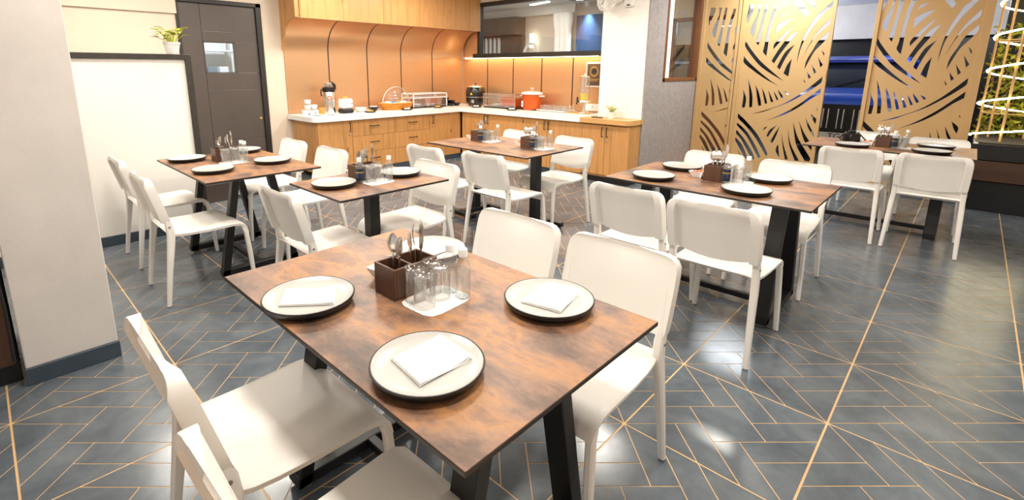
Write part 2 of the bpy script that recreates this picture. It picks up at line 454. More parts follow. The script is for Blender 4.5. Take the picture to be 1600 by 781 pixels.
# pantry seen through the door's window
pb = sbox('wall_pantry', -7.4, -7.3, -0.8, 1.9, 0, 2.4, 'white')
sh = thing('pantry_shelf', 'pale shelf rack seen through the small door window', 'shelf', (-7.1, 0.62, 0))
for z in (0.5, 0.95, 1.32, 1.68):
    MB().box(-0.15, 0.15, -0.45, 0.45, z, z + 0.02, 0.003).build('shelf_board', 'white', sh)
pp = MB()
for y in (-0.44, 0.42):
    for x in (-.14, .12): pp.box(x, x + .02, y, y + .02, 0, 2.0)
pp.build('rack_post', 'white', sh)
for k in range(5):
    o = MB().box(-.07, .07, -.06, .06, 0, .13, .006).build('storage_box', 'silver' if k % 2 else 'white', None, (-7.08, 0.28 + k * 0.165, 1.34))
    tag(o, 'small pale box on the shelf behind the door window', 'box', 'boxes on the pantry shelf')

# floor mat
mt = MB(); mt.box(-0.42, 0.42, -0.45, 0.45, 0, 0.012, 0.004)
mroot = mt.build('door_mat', 'mat', None, (-5.36, 0.3, 0))
tag(mroot, 'dark brown ribbed mat on the floor before the taupe door', 'mat')
rb = MB()
for k in range(22): rb.box(-0.40 + k * 0.0375, -0.385 + k * 0.0375, -0.43, 0.43, 0.012, 0.02)
rb.build('rib', 'mat', mroot, smooth=0, kind='stuff')

# white half-wall with black trim
hw = sbox('wall_divider', -4.17, -4.07, -3.2, -0.375, 0, 1.515, 'wall')
hc = MB(); hc.box(-4.185, -4.05, -3.2, -0.325, 1.515, 1.56, 0.003); hc.box(-4.185, -4.05, -0.375, -0.325, 0, 1.515, 0.003)
struct(hc.build('trim_2', 'darktrim'))
sbox('baseboard_divider', -4.07, -4.055, -3.2, -0.376, 0, 0.085, 'baset', 0.002)

# scuffed pillar at the left of the picture, with a dark cabinet beside it
pl = sbox('wall_pillar', -2.72, -2.09, -1.725, -1.372, 0, CEIL, 'pillar', 0.004)
sbox('baseboard_pillar', -2.09, -2.072, -1.728, -1.368, 0, 0.085, 'baset', 0.002)
dc = thing('dark_cabinet', 'nearly black wooden cabinet standing beside the scuffed white pillar', 'cabinet', (-2.1, -2.2, 0))
MB().box(-0.55, -0.06, -0.47, 0.46, 0.0, 2.0, 0.004).build('carcass', 'black', dc)
for a, b in ((-0.46, -0.01), (0.0, 0.45)):
    dd = MB().box(-0.058, -0.03, a, b, 0.10, 1.96, 0.004).build('door', 'brownh', dc)
    MB().tube([(-0.03, b - 0.06 if a < -.1 else a + .06, 0.9), (-0.01, b - 0.06 if a < -.1 else a + .06, 0.92), (-0.01, b - 0.06 if a < -.1 else a + .06, 1.08), (-0.03, b - 0.06 if a < -.1 else a + .06, 1.1)], 0.006).build('handle', 'black', dd)
cd = MB(); cd.tube([(-2.075, -1.745, 1.35), (-2.07, -1.755, 1.0), (-2.065, -1.76, 0.7), (-2.06, -1.75, 0.4), (-2.062, -1.755, 0.15)], 0.006)
tag(cd.build('hanging_cable', 'black'), 'black cable hanging down between pillar and dark cabinet', 'cable')
pc = thing('pull_cord', 'white pull cord with a small knob at the pillar edge', 'cord', (-2.07, -1.385, 2.22))
MB().tube([(0, 0, 0.5), (0.005, 0.0, 0.2), (0, 0, 0.02)], 0.008).build('cord', 'white', pc)
MB().lathe([(0.004, 0.03), (0.016, 0.02), (0.022, 0.0), (0.014, -0.02), (0.004, -0.026)], 12).build('knob', 'white', pc)

# right wall of the kitchen (plane y = 4.65) with a long window
YB = 4.65
wr = sbox('wall_back', XL, -2.74, YB, YB + 0.1, 0, 1.66, 'cream')
sbox('wall_panel', XL, -2.74, YB, YB + 0.1, 2.53, CEIL, 'cream', parent=wr)
sbox('wall_panel', XL, -5.46, YB, YB + 0.1, 1.66, 2.53, 'copper', parent=wr)
xs = [-5.83, -5.214, -4.629, -4.039, -3.46, -2.742]
for a, b in zip(xs, xs[1:]):
    MB().box(a + .008, b - .008, YB - 0.02, YB, 0.835, 1.63, 0.002).build('copper_panel', 'copper', wr)
sm = MB()
for x in xs[1:-1]: sm.box(x - .008, x + .008, YB - 0.021, YB - .001, 0.835, 1.64)
sm.build('seam_strip', 'seam', wr, smooth=0)
w1 = sroot('window_1', (0, YB, 0))
fr = MB()
fr.box(-5.50, -2.742, -0.10, 0.08, 1.632, 1.705, 0.004); fr.box(-5.47, -2.742, -0.02, 0.08, 2.49, 2.55, 0.004)
fr.box(-5.47, -5.41, -0.02, 0.08, 1.69, 2.5, 0.004)
fr.build('window_frame', 'darkframe', w1)
MB().box(-5.42, -2.742, 0.03, 0.036, 1.69, 2.5).build('pane', 'pane', w1, smooth=0)
ls = MB().box(-5.7, -3.0, 4.56, 4.572, 1.621, 1.632).build('led_strip', 'led', None, smooth=0)
tag(ls, 'warm glowing strip light under the long dark window sill', 'light')

# left wall copper cladding that curves forward under the overhead cabinets
ys = [1.31, 1.964, 2.61, 3.246, 3.903, 4.628]
prof = [(-5.835, 0.835), (-5.835, 1.2), (-5.835, 1.66)] + [(-5.425 - 0.41 * cos(t), 1.68 + 0.405 * sin(t)) for t in [radians(a) for a in range(0, 91, 6)]]
def sweep(mb, pr, y0, y1, th):
    n = len(pr); nr = []
    for i in range(n):
        a = Vector(pr[max(i - 1, 0)]); b = Vector(pr[min(i + 1, n - 1)]); t = (b - a).normalized(); nr.append(Vector((-t.y, t.x)))
    q = [(p[0] + k.x * th, p[1] + k.y * th) for p, k in zip(pr, nr)]
    loop = list(pr) + q[::-1]
    mb.loft([[(x, y0, z) for x, z in loop], [(x, y1, z) for x, z in loop]])
for a, b in zip(ys, ys[1:]):
    mb = MB(); sweep(mb, prof, a + .009, b - .009, 0.012); mb.build('copper_panel', 'copper', wl, smooth=30)
sm = MB()
for y in ys[1:-1]: sweep(sm, [(x + .0, z - .0) for x, z in prof], y - .009, y + .009, 0.013)
sm.build('seam_strip', 'seam', wl, smooth=0)
sbox('baseboard_back', -5.1, -2.75, 3.93, 3.945, 0, 0.075, 'baset', 0.002)
sbox('baseboard_kitchen', -5.14, -5.125, 1.36, 3.93, 0, 0.075, 'baset', 0.002)

# white column and the grey plaster wall with the brown framed window
sbox('wall_column', -2.74, -2.115, 4.2, 4.9, 0, CEIL, 'wall', 0.003)
gw = sbox('wall_right', -2.113, -2.095, 4.2, 4.68, 0, CEIL, 'grey')
sbox('wall_panel', -2.2, -2.095, 4.68, 5.78, 0, 1.29, 'grey', parent=gw)
w2 = sroot('window_2', (-2.15, 4.68, 0))
fr = MB(); fr.box(-0.05, 0.065, 0.0, 0.045, 1.29, CEIL, 0.003); fr.box(-0.05, 0.065, 0.0, 1.10, 1.29, 1.335, 0.003); fr.box(-0.05, 0.065, 1.06, 1.10, 1.29, CEIL, 0.003)
fr.build('window_frame', 'brownwood', w2)
MB().box(-0.003, 0.003, 0.045, 1.06, 1.335, CEIL).build('pane', 'pane', w2, smooth=0)

# ------------------------------------------------------------------ lobby behind the kitchen window
sbox('floor_lobby', -9.5, -2.3, 4.76, 8.2, -0.08, 0.0, 'baset')
sbox('ceiling_lobby', -9.5, -2.2, 4.76, 8.2, 2.86, 2.95, 'ceil')
wb = sbox('wall_lobby', -9.5, -3.5, 8.0, 8.15, 0, 2.86, 'cream')
sbox('wall_panel', -3.5, -2.2, 8.0, 8.15, 2.40, 2.86, 'cream', parent=wb)
sbox('trim_3', -9.5, -5.65, 7.85, 8.0, 2.68, 2.86, 'ceil')
sbox('wall_navy', -5.63, -4.6, 7.9, 7.99, 0, 2.6, 'navy')
lc = thing('lobby_cabinet', 'row of dark veneer cabinets seen through the long window', 'cabinet', (-8.0, 7.9, 0))
for k in range(3): MB().box(-0.85 + k * .57, -0.29 + k * .57, -0.3, 0.08, 2.26, 2.67, .004).build('cupboard', 'darkwood', lc)
MB().box(-0.85, 0.86, -0.05, 0.08, 0.0, 2.25, .004).build('back_panel', 'darkwood', lc)
for k in range(6): MB().box(-0.62 + k * .145, -0.555 + k * .145, -0.10, -0.05, 1.0, 2.22, .004).build('slat', 'white', lc)
ap = thing('arched_niche', 'lit cream arch beside the dark lobby cabinets', 'niche', (-6.86, 7.86, 0))
ar = MB(); pts = [(0.22 * cos(radians(a)), 1.75 + 0.30 * sin(radians(a))) for a in range(0, 181, 12)]
ar.tube([(x, 0, z) for x, z in [(0.22, 0.0)] + pts + [(-0.22, 0.0)]], 0.035, 8)
ar.build('arch', 'ceil', ap); MB().box(-0.05, 0.03, 0.0, 0.05, 1.95, 2.28).build('glow_panel', 'lampface', ap, smooth=0)
for k in range(3):
    cl = MB(); cl.lathe([(0.075, 0), (0.075, 2.3), (0.09, 2.36), (0.11, 2.5), (0.11, 2.66)], 14)
    tag(cl.build('fluted_column', 'ceil', None, (-6.02 + 0.14 * k, 7.75, 0)), 'slim white column in the lobby seen through the long window', 'column', 'slim white columns in the lobby')
st = MB().box(-0.32, 0.32, -0.04, 0.04, -0.02, 0, .004).build('strip_light', 'coolface', None, (-6.2, 7.3, 2.86), (0, 0, radians(-15)))
tag(st, 'bright white strip light on the ceiling behind the long window', 'light')
ac = thing('ceiling_air_conditioner', 'round white ceiling air conditioner seen through the long window', 'air conditioner', (-4.95, 6.9, 2.86))
MB().lathe([(0.42, 0), (0.42, -0.03), (0.36, -0.06), (0.2, -0.07)], 28).build('cover', 'white', ac)
MB().lathe([(0.2, -0.07), (0.19, -0.085), (0.02, -0.085)], 28).build('grille', 'rubber', ac)
sp = MB().lathe([(0.05, 0), (0.05, -0.06), (0.035, -0.1)], 14).build('spot_lamp', 'white', None, (-5.32, 7.82, 2.86))
tag(sp, 'small white spot lamp above the navy lobby wall', 'lamp')
# brown framed opening of the lobby
od = sroot('window_3', (-3.48, 8.0, 0))
fr = MB()
for x in (0.0, 0.62, 1.22): fr.box(x, x + 0.07, -0.04, 0.04, 0, 2.40, .004)
fr.box(0, 1.29, -0.04, 0.04, 2.33, 2.40, .004); fr.box(0, 1.29, -0.04, 0.04, 0, 1.22, .004)
fr.build('window_frame', 'brownwood', od)
MB().box(0.07, 0.62, -0.003, 0.003, 1.22, 2.33).build('pane', 'pane', od, smooth=0)
MB().box(0.69, 1.22, -0.003, 0.003, 1.22, 2.33).build('pane', 'pane', od, smooth=0)

# ------------------------------------------------------------------ parking area beyond the gold screens
sbox('floor_parking', -12, 8, 8.2, 16, -0.1, -0.02, 'asphalt')
sbox('floor_porch', -2.3, 8, 6.0, 8.2, -0.1, -0.02, 'asphalt')
sbox('ceiling_parking', -12, 8, 8.2, 12.2, 2.80, 2.9, 'ceil')
sbox('ceiling_porch', -2.2, 1.1, 5.9, 8.2, 2.80, 2.9, 'ceil')
sbox('dark_backdrop', 0.98, 6.0, 7.22, 7.3, 0, 3.2, 'black')  # black backdrop added to darken the hedge background and the floor reflection
sbox('dark_backdrop_roof', 1.1, 6.0, 5.9, 7.3, 2.85, 2.95, 'black')  # unseen black roof added to keep world light out behind the planter
wp = sbox('wall_parking', -12, 8, 12.0, 12.2, 0, 2.1, 'black')
sbox('wall_panel', -12, 1.6, 11.8, 12.2, 2.1, 2.8, 'pillar', parent=wp)

# ================================================================== kitchen units
def handle(mb, axis, c, length):
    """bar handle: axis 'z' or along the front; c = centre on the door face, front faces +x"""
    h = length / 2
    if axis == 'z': p = [(0, 0, -h), (0.028, 0, -h), (0.028, 0, h), (0, 0, h)]
    else: p = [(0, -h, 0), (0.028, -h, 0), (0.028, h, 0), (0, h, 0)]
    mb.tube([(c[0] + a, c[1] + b, c[2] + d) for a, b, d in p], 0.006, 6)

def unit(label, loc, rz, w, fronts, depth=0.70, z0=0.075, z1=0.765, left_side=False):
    """local frame: front face at x=0 looking to +x, runs along +y"""
    u = thing('base_cabinet', label, 'cabinet', loc, rz, None)
    MB().box(-depth, -0.022, 0.001, w - 0.001, z0, z1, 0.001).build('carcass', 'oak', u, smooth=0)
    for f in fronts:
        kind, y0, y1, a, b = f[:5]
        d = MB().box(-0.02, 0, y0 + .002, y1 - .002, a + .002, b - .002, 0.0015).build('drawer' if kind == 'drawer' else 'door', 'oak', u)
        hb = MB()
        if kind == 'drawer': handle(hb, 'y', (0, (y0 + y1) / 2, b - 0.10 if b > .7 else (a + b) / 2 + .02), 0.14)
        else: handle(hb, 'z', (0, f[5], b - 0.09), 0.12)
        hb.build('handle', 'black', d)
        if len(f) > 6:
            kb = MB(); kb.lathe([(0.011, 0), (0.011, 0.008), (0.005, 0.010)], 10); kb.xform(Matrix.Translation((0, f[5] + f[6], b - 0.20)) @ Matrix.Rotation(pi / 2, 4, 'Y'))
            kb.build('lock', 'steel', d)
    return u
XF = -5.12; YF = 3.90
unit('oak base cabinet with one door at the free end of the left counter', (XF, 1.36, 0), 0, 0.505, [('door', 0, 0.505, .075, .765, 0.465, -0.01)])
unit('oak three-drawer unit beside the free end door of the left counter', (XF, 1.865, 0), 0, 0.70, [('drawer', 0, .70, .535, .765), ('drawer', 0, .70, .305, .535), ('drawer', 0, .70, .075, .305)])
unit('oak three-drawer unit nearer the copper corner', (XF, 2.565, 0), 0, 0.67, [('drawer', 0, .67, .535, .765), ('drawer', 0, .67, .305, .535), ('drawer', 0, .67, .075, .305)])
unit('oak base cabinet with one door at the inner corner of the left counter', (XF, 3.235, 0), 0, 0.662, [('door', 0, .655, .075, .765, 0.05, 0.0)])
R = -pi / 2
unit('oak double-door cabinet at the inner corner below the soup kettle', (XF + 0.03, YF, 0), R, 1.16, [('door', 0, .56, .075, .765, 0.525), ('door', .56, 1.16, .075, .765, 0.595)])
unit('oak double-door cabinet below the orange cooker and glasses', (-3.93, YF, 0), R, 1.15, [('door', 0, .575, .075, .765, 0.54), ('door', .575, 1.15, .075, .765, 0.61)])
unit('oak double-door cabinet at the end beside the white column', (-2.78, YF, 0), R, 0.675, [('door', 0, .34, .10, .75, 0.305), ('door', .34, .675, .10, .75, 0.375, 0.0)], depth=0.285, z1=0.765)
ep = MB().box(-2.76, -2.11, YF + .03, YF + .28, 0, 0.10).build('plinth', 'black', None, smooth=0)
tag(ep, 'black recessed plinth under the end cabinet by the column', 'plinth')

# worktops
def rounded(poly, rad, seg=5):
    out = []
    n = len(poly)
    for i, p in enumerate(poly):
        r = rad.get(i, 0)
        if not r: out.append(p); continue
        P = Vector(p); a = (Vector(poly[i - 1]) - P).normalized(); b = (Vector(poly[(i + 1) % n]) - P).normalized()
        for k in range(seg + 1):
            t = k / seg * pi / 2
            out.append(tuple(P + a * (r * (1 - sin(t))) + b * (r * (1 - cos(t)))))
    return out
wt = MB()
poly = rounded([(-5.832, 1.30), (-5.075, 1.30), (-5.075, 3.855), (-2.80, 3.855), (-2.80, 4.628), (-5.832, 4.628)], {1: 0.10})
for z0, z1, g in ((0.767, 0.772, .004), (0.772, 0.825, 0), (0.825, 0.83, .004)):
    pass
wt.prism(poly, 0.767, 0.83)
w = wt.build('worktop', 'quartz', None, smooth=30); tag(w, 'thick white L-shaped worktop running along both counters', 'worktop')
wo = MB(); wo.prism(rounded([(-2.798, 3.855), (-2.085, 3.855), (-2.085, 4.198), (-2.798, 4.198)], {1: 0.09}), 0.767, 0.826)
tag(wo.build('wooden_worktop', 'oakh', None, smooth=30), 'short oak worktop end with a rounded corner beside the white column', 'worktop')

# overhead cabinets
oc = thing('overhead_cabinet', 'long row of oak overhead cabinets above the curved copper wall', 'cabinet', (0, 0, 0))
MB().box(XL + .004, -5.42, 1.33, 4.64, 2.10, CEIL - .004).build('carcass', 'oak', oc, smooth=0)
yo = [1.367, 1.988, 2.643, 3.305, 3.972, 4.642]
for a, b in zip(yo, yo[1:]):
    d = MB().box(-5.42, -5.40, a + .002, b - .002, 2.085, CEIL - .005, .0015).build('door', 'oak', oc)
kb = MB(); kb.lathe([(0.011, 0), (0.011, .008), (.005, .01)], 10); kb.xform(Matrix.Translation((-5.40, 3.93, 2.36)) @ Matrix.Rotation(pi / 2, 4, 'Y')); kb.build('lock', 'steel', oc)
arc = [(-5.425 - 0.41 * cos(t), 1.68 + 0.405 * sin(t)) for t in [radians(a) for a in range(0, 91, 10)]]
loop = [(XL + .004, CEIL - .004), (XL + .004, 1.68)] + arc + [(-5.40, 2.085), (-5.40, CEIL - .004)]
mb = MB(); mb.loft([[(x, 1.30, z) for x, z in loop], [(x, 1.328, z) for x, z in loop]])
mb.build('end_panel', 'oak', oc, smooth=30)
mb = MB(); pr = [(-5.40, 2.085)] ; mb.box(-5.43, -5.39, 1.33, 4.63, 2.078, 2.086, .002); mb.build('edge_strip', 'copper', oc)

# poster and socket on the copper wall
po = thing('poster', 'white framed brown poster with a gold emblem beside the column', 'poster', (-3.10, YB - 0.03, 1.37))
MB().box(-0.115, 0.125, -0.012, 0.0, -0.175, 0.175, .004).build('frame', 'white', po)
MB().box(-0.098, 0.118, -0.016, -0.012, -0.155, 0.155).build('print', 'poster', po, smooth=0)
em = MB(); N = 26
for k in range(N):
    a = 2 * pi * k / N; r = 0.056 + 0.006 * (k % 2)
    em.tube([(0.02 + r * cos(a), -0.018, 0.045 + r * sin(a)), (0.02 + (r + .012) * cos(a + .22), -0.018, 0.045 + (r + .012) * sin(a + .22))], 0.0035, 5)
em.tube([(0.02 + .058 * cos(2 * pi * k / 30), -0.018, 0.045 + .058 * sin(2 * pi * k / 30)) for k in range(30)], 0.0025, 5, closed=True)
em.build('emblem', 'labelgold', po)
MB().box(-0.012, 0.052, -0.019, -0.016, 0.022, 0.075, .003).build('emblem_centre', 'label', po)
em = MB(); em.box(-0.06, 0.10, -0.018, -0.016, -0.07, -0.062); em.box(-0.04, 0.08, -0.018, -0.016, -0.09, -0.084); em.build('caption_bar', 'labelgold', po, smooth=0)
so = thing('power_socket', 'white double power socket box on the copper wall by the dispenser', 'socket', (-3.04, YB - 0.02, 0.90))
MB().box(-0.16, 0.15, -0.035, 0, -0.045, 0.055, .005).build('back_box', 'white', so)
kb = MB()
for dx in (-.005, .005): kb.lathe([(0.005, 0), (.005, .004)], 8, (dx, dx, 0))
kb.xform(Matrix.Translation((-.03, -.036, 0.01)) @ Matrix.Rotation(pi / 2, 4, 'X')); kb.build('socket_hole', 'black', so)
MB().box(0.07, 0.11, -0.04, -0.035, -0.02, 0.03, .003).build('switch', 'white', so)

# wall fan on the column
fa = thing('wall_fan', 'white wall fan mounted high on the white column', 'fan', (-2.46, 4.16, 2.36))
fb = MB(); ax = Matrix.Translation((-0.10, -0.16, -0.02)) @ Matrix.Rotation(radians(-35), 4, 'Z') @ Matrix.Rotation(radians(80), 4, 'X')
for rr, zz in ((0.20, 0), (0.19, 0.04), (0.16, 0.07), (0.12, .085), (0.19, -.04), (0.15, -.07), (0.06, 0.09)):
    fb.tube([(rr * cos(2 * pi * k / 36), rr * sin(2 * pi * k / 36), zz) for k in range(36)], 0.0035, 5, closed=True)
for k in range(40):
    a = 2 * pi * k / 40
    fb.tube([(.05 * cos(a), .05 * sin(a), .092), (.12 * cos(a), .12 * sin(a), .085), (.19 * cos(a), .19 * sin(a), .04), (.2 * cos(a), .2 * sin(a), 0), (.19 * cos(a), .19 * sin(a), -.04), (.1 * cos(a), .1 * sin(a), -.08)], .0018, 4)
fb.xform(ax); fb.build('guard', 'white', fa)
fb = MB()
for k in range(3):
    t = 2 * pi * k / 3; vs = []
    for i in range(6):
        rr = .03 + i * .028; wd = .025 + .05 * sin(pi * i / 5 * .8 + .3)
        vs.append([(rr * cos(t) + w_ * -sin(t), rr * sin(t) + w_ * cos(t), dz) for w_, dz in ((-wd, -.012), (wd, .014), (wd, .017), (-wd, -.009))])
    fb.loft(vs)
fb.lathe([(0.0, -.03), (.035, -.03), (.035, .03), (.02, .045), (0, .047)], 16); fb.xform(ax); fb.build('blade', 'white', fa)
fb = MB(); fb.lathe([(0, -.19), (.04, -.185), (.06, -.15), (.06, -.08), (.03, -.07), (0, -.07)], 18); fb.xform(ax); fb.build('motor', 'white', fa)
fb = MB(); fb.box(0.02, 0.16, -0.0, 0.04, -0.16, 0.12, .015); fb.tube([(0.09, 0.0, -0.02), (0.05, -0.06, -0.04), (-0.03, -0.08, -0.03)], [.03, .026, .024], 10); fb.build('bracket', 'white', fa)
MB().box(0.07, 0.115, -0.012, 0.0, -0.145, -0.13, .003).build('knob', 'black', fa)

# ================================================================== chairs
def make_chair():
    c = thing('dining_chair', '', 'chair')
    P = [(-.200, .470, .196), (-.190, .458, .200), (-.15, .450, .207), (-.09, .446, .212), (0, .444, .216), (.09, .446, .219), (.16, .448, .221), (.200, .443, .221), (.228, .428, .219), (.245, .405, .217), (.253, .372, .214)]
    T = [-1, -.965, -.85, -.5, 0, .5, .85, .965, 1]
    up, lo = [], []
    for i, (y, z, h) in enumerate(P):
        a = Vector(P[max(i - 1, 0)][:2]); b = Vector(P[min(i + 1, len(P) - 1)][:2]); t = (b - a).normalized(); nr = Vector((-t.y, t.x))
        dish = max(0, 1 - abs(y - .0) / .2) * .008
        up.append([(s * h, y, z - dish * (1 - s * s) - (0.006 if abs(s) == 1 else 0)) for s in T])
        lo.append([(s * h * .985, y - nr.x * .022, z - dish * (1 - s * s) - nr.y * (.022 if abs(s) > .9 else .016)) for s in reversed(T)])
    mb = MB(); mb.loft([u + l for u, l in zip(up, lo)]); mb.build('seat', 'chair', c, smooth=50)
    # backrest: closed section swept upwards, sleeves wrap the rear posts
    rings = []
    for z, hw in ((.530, .212), (.545, .2155), (.60, .217), (.67, .2175), (.73, .217), (.762, .214), (.782, .206), (.794, .193), (.800, .172)):
        yb = -.200 - (z - .50) * .26
        k = hw / .217
        sec = []
        for s in (-1, -.97, -.85, -.6, -.3, 0, .3, .6, .85, .97, 1):
            sec.append((s, .016 - .024 * (1 - s * s)))
        back = [(1.0, -.026), (.985, -.034), (.81, -.034), (.775, -.004), (.6, -.011), (.3, -.016), (0, -.018), (-.3, -.016), (-.6, -.011), (-.775, -.004), (-.81, -.034), (-.985, -.034), (-1.0, -.026)]
        taper = 1 if z < .76 else max(.45, 1 - (z - .76) / .04 * .55)
        row = []
        for s, y in sec + back:
            f = min(1, max(0, (z - .745) / .035))
            if y < 0 and abs(s) < .79: y = y + (-.032 - y) * f
            dz = -.022 * (1 - (s / .8) ** 2) if (z < .535 and abs(s) < .8) else (-.010 * (1 - (s / .8) ** 2) if z < .55 and abs(s) < .8 else 0)
            row.append((s * hw, yb + (y * taper if y < 0 and (s, y) not in sec else y), z + dz))
        rings.append(row)
    mb = MB(); mb.loft(rings); mb.build('backrest', 'chair', c, smooth=48)
    for sx in (-1, 1):
        mb = MB()
        mb.loft([rrect(sx * .203, .222, .405, .024, .024), rrect(sx * .2035, .237, .368, .029, .028), rrect(sx * .212, .250, .20, .028, .027), rrect(sx * .220, .260, .006, .025, .023)])
        mb.build('leg', 'chair', c)
        mb = MB()
        mb.loft([rrect(sx * .220, -.262, .006, .025, .024), rrect(sx * .211, -.232, .22, .029, .031), rrect(sx * .204, -.207, .38, .031, .040), rrect(sx * .200, -.198, .45, .031, .044), rrect(sx * .199, -.203, .51, .032, .040), rrect(sx * .199, -.217, .56, .028, .030), rrect(sx * .199, -.262, .735, .024, .024)])
        mb.build('leg', 'chair', c)
        mb = MB(); mb.lathe([(.006, 0), (.006, .003), (.003, .004)], 8); mb.xform(Matrix.Translation((sx * .215, -.205, .50)) @ Matrix.Rotation(sx * pi / 2, 4, 'Y'))
        mb.build('screw', 'rubber', c)
    for lg in [o for o in c.children if o.name.startswith('leg')]:
        v = min((q.co for q in lg.data.vertices), key=lambda q: q.z)
        sx = 1 if v.x > 0 else -1; y = -.262 if v.y < 0 else .26
        MB().lathe([(.010, 0), (.012, .003), (.012, .008)], 8, (sx * .220 * 1.03, y, 0)).build('foot_cap', 'rubber', lg)
    for ch in c.children: ch.data.transform(Matrix.Diagonal((1.03, 1, 1, 1)))
    return c
G1, G2, G3, G4, G5, G6 = ('chairs around the table with napkins on its plates', 'chairs at the small two-seat table', 'chairs around the table by the white half-wall',
    'chairs around the table with two condiment sets', 'chairs around the long table by the grey wall', 'chairs around the table with the camera')
CH = [  # x, y, turned, label, group
 (-.486, -1.216, 0, 'white plastic chair nearest the scuffed pillar at the napkin-plate table', G1),
 (.085, -1.24, .02, 'white plastic chair cut by the lower picture edge at the napkin-plate table', G1),
 (-.54, -.345, pi, 'white plastic chair behind the glasses of the napkin-plate table', G1),
 (-.03, -.340, pi, 'white plastic chair at the bare corner of the napkin-plate table, seat showing', G1),
 (-1.77, -.345, 0, 'white plastic chair on the near side of the small two-seat table', G2),
 (-1.80, .255, pi, 'white plastic chair on the far side of the small two-seat table', G2),
 (-2.73, -.785, 0, 'white plastic chair facing the half-wall table, the nearer of its front pair', G3),
 (-3.545, -.765, 0, 'white plastic chair closest to the white half-wall panel', G3),
 (-3.58, .045, pi, 'white plastic chair behind the half-wall table, closest to the taupe door', G3),
 (-2.885, .045, pi, 'white plastic chair before the oak end cabinet, behind the half-wall table', G3),
 (-1.82, 1.295, 0, 'white plastic chair, back to us, before the post of the plateless table', G4),
 (-2.44, 1.215, 0, 'white plastic chair at the plateless table, half hidden behind the two-seat table chair', G4),
 (-1.885, 2.06, pi - .10, 'white plastic chair at the far corner of the plateless table, facing us', G4),
 (-2.57, 2.10, pi, 'white plastic chair mostly hidden behind the condiment sets of the plateless table', G4),
 (-.48, 1.065, 0, 'white plastic chair, back to us, at the oak cabinet end of the long table', G5),
 (.005, 1.03, 0, 'white plastic chair with its back to us before the slanted leg of the long table', G5),
 (0.0, 2.07, pi, 'white plastic chair across the long table, behind its bare corner plate', G5),
 (-.56, 2.095, pi, 'white plastic chair across the long table, behind the cutlery holder', G5),
 (.165, 3.71, 0, 'white plastic chair with its back to us in front of the black camera', G6),
 (.68, 3.725, .03, 'white plastic chair with its back to us at the planter end of the camera table', G6),
 (.14, 4.72, pi, 'white plastic chair beyond the black camera, before the gap between screens', G6),
 (.66, 4.50, pi, 'white plastic chair beyond the camera table, before the screen beside the planter', G6)]
c0 = make_chair()
for k, (x, y, rz, lab, g) in enumerate(CH):
    if k == 0:
        c0.location = (x, y, 0); c0.rotation_euler = (0, 0, rz); c0['label'] = lab; c0['group'] = g
    else: dup(c0, (x, y, 0), rz, lab, g)

# ================================================================== tables
TZ = 0.75
def tabletop(t, w, d):
    mb = MB(); x, y = w / 2, d / 2
    mb.box(-x, x, -y, y, TZ - 0.013, TZ - 0.0015, 0.001, 1)
    mb.box(-x + .001, x - .001, -y + .001, y - .001, TZ - 0.0016, TZ, 0.0008, 0)
    mb.build('tabletop', ['top', 'edge'], t)
def frame_table(label, loc, w, d, bot=.27, top=.13, inset=(.19, .19), tubew=.08, tubed=.05):
    t = thing('dining_table', label, 'table', loc)
    tabletop(t, w, d)
    mb = MB(); mb.box(-w / 2 + .06, w / 2 - .06, -.16, .16, TZ - 0.022, TZ - 0.0135, .002); mb.build('support_plate', 'black', t)
    for sx in (-1, 1):
        x = sx * (w / 2 - inset[(sx + 1) // 2])
        mb = MB(); mb.box(x - tubew / 2, x + tubew / 2, -.22, .22, TZ - .045, TZ - .0225, .003); mb.build('top_bar', 'black', t)
        for sy in (-1, 1):
            mb = MB(); mb.loft([rrect(x, sy * bot, .022, tubew, tubed, .003), rrect(x, sy * top, TZ - .046, tubew, tubed, .003)]); mb.build('leg', 'black', t)
            mb = MB(); mb.lathe([(.024, 0), (.024, .008), (.008, .010), (.008, .022)], 14, (x, sy * (bot - .02), 0)); mb.build('levelling_foot', 'rubber', t)
        mb = MB(); mb.box(x - tubew / 2, x + tubew / 2, -bot - .025, bot + .025, .020, .062, .003); mb.build('bottom_bar', 'black', t)
    mb = MB(); mb.box(-w / 2 + inset[0], w / 2 - inset[1], -.018, .018, .024, .060, .003); mb.build('stretcher', 'black', t)
    return t
def post_table(label, loc, w, d, posts, pw=.075):
    t = thing('dining_table', label, 'table', loc)
    tabletop(t, w, d)
    for x in posts:
        mb = MB(); mb.loft([rrect(x, 0, .075, pw, pw, .004), rrect(x, 0, TZ - .03, pw, pw, .004)]); mb.build('post', 'black', t)
        mb = MB(); mb.box(x - .17, x + .17, -.17, .17, TZ - .030, TZ - .0135, .003); mb.build('mounting_plate', 'black', t)
        mb = MB(); mb.box(x - .04, x + .04, -.19, .19, .030, .075, .004); mb.build('base_bar', 'black', t)
        for sy in (-1, 1):
            mb = MB(); mb.box(x - .17, x + .17, sy * .19 - .03, sy * .19 + .03, .022, .066, .004); mb.build('base_bar', 'black', t)
            for sx in (-1, 1):
                mb = MB(); mb.lathe([(.018, 0), (.018, .008), (.006, .010), (.006, .024)], 12, (x + sx * .145, sy * .19, 0)); mb.build('levelling_foot', 'rubber', t)
    return t
T1 = (-.295, -.825); T2 = (-1.795, -.02); T3 = (-3.02, -.395); T4 = (-2.25, 1.735); T5 = (-.245, 1.55); T6 = (.33, 4.2)
frame_table('large brown table with three napkin-topped plates showing, black slanted legs', (*T1, 0), 1.18, .75, inset=(.23, .19))
post_table('small two-seat brown table on a single black post', (*T2, 0), .61, .78, [0.0])
frame_table('brown table with four plates standing by the white half-wall', (*T3, 0), 1.14, .77, .25, .12, (.17, .27), .055, .05)
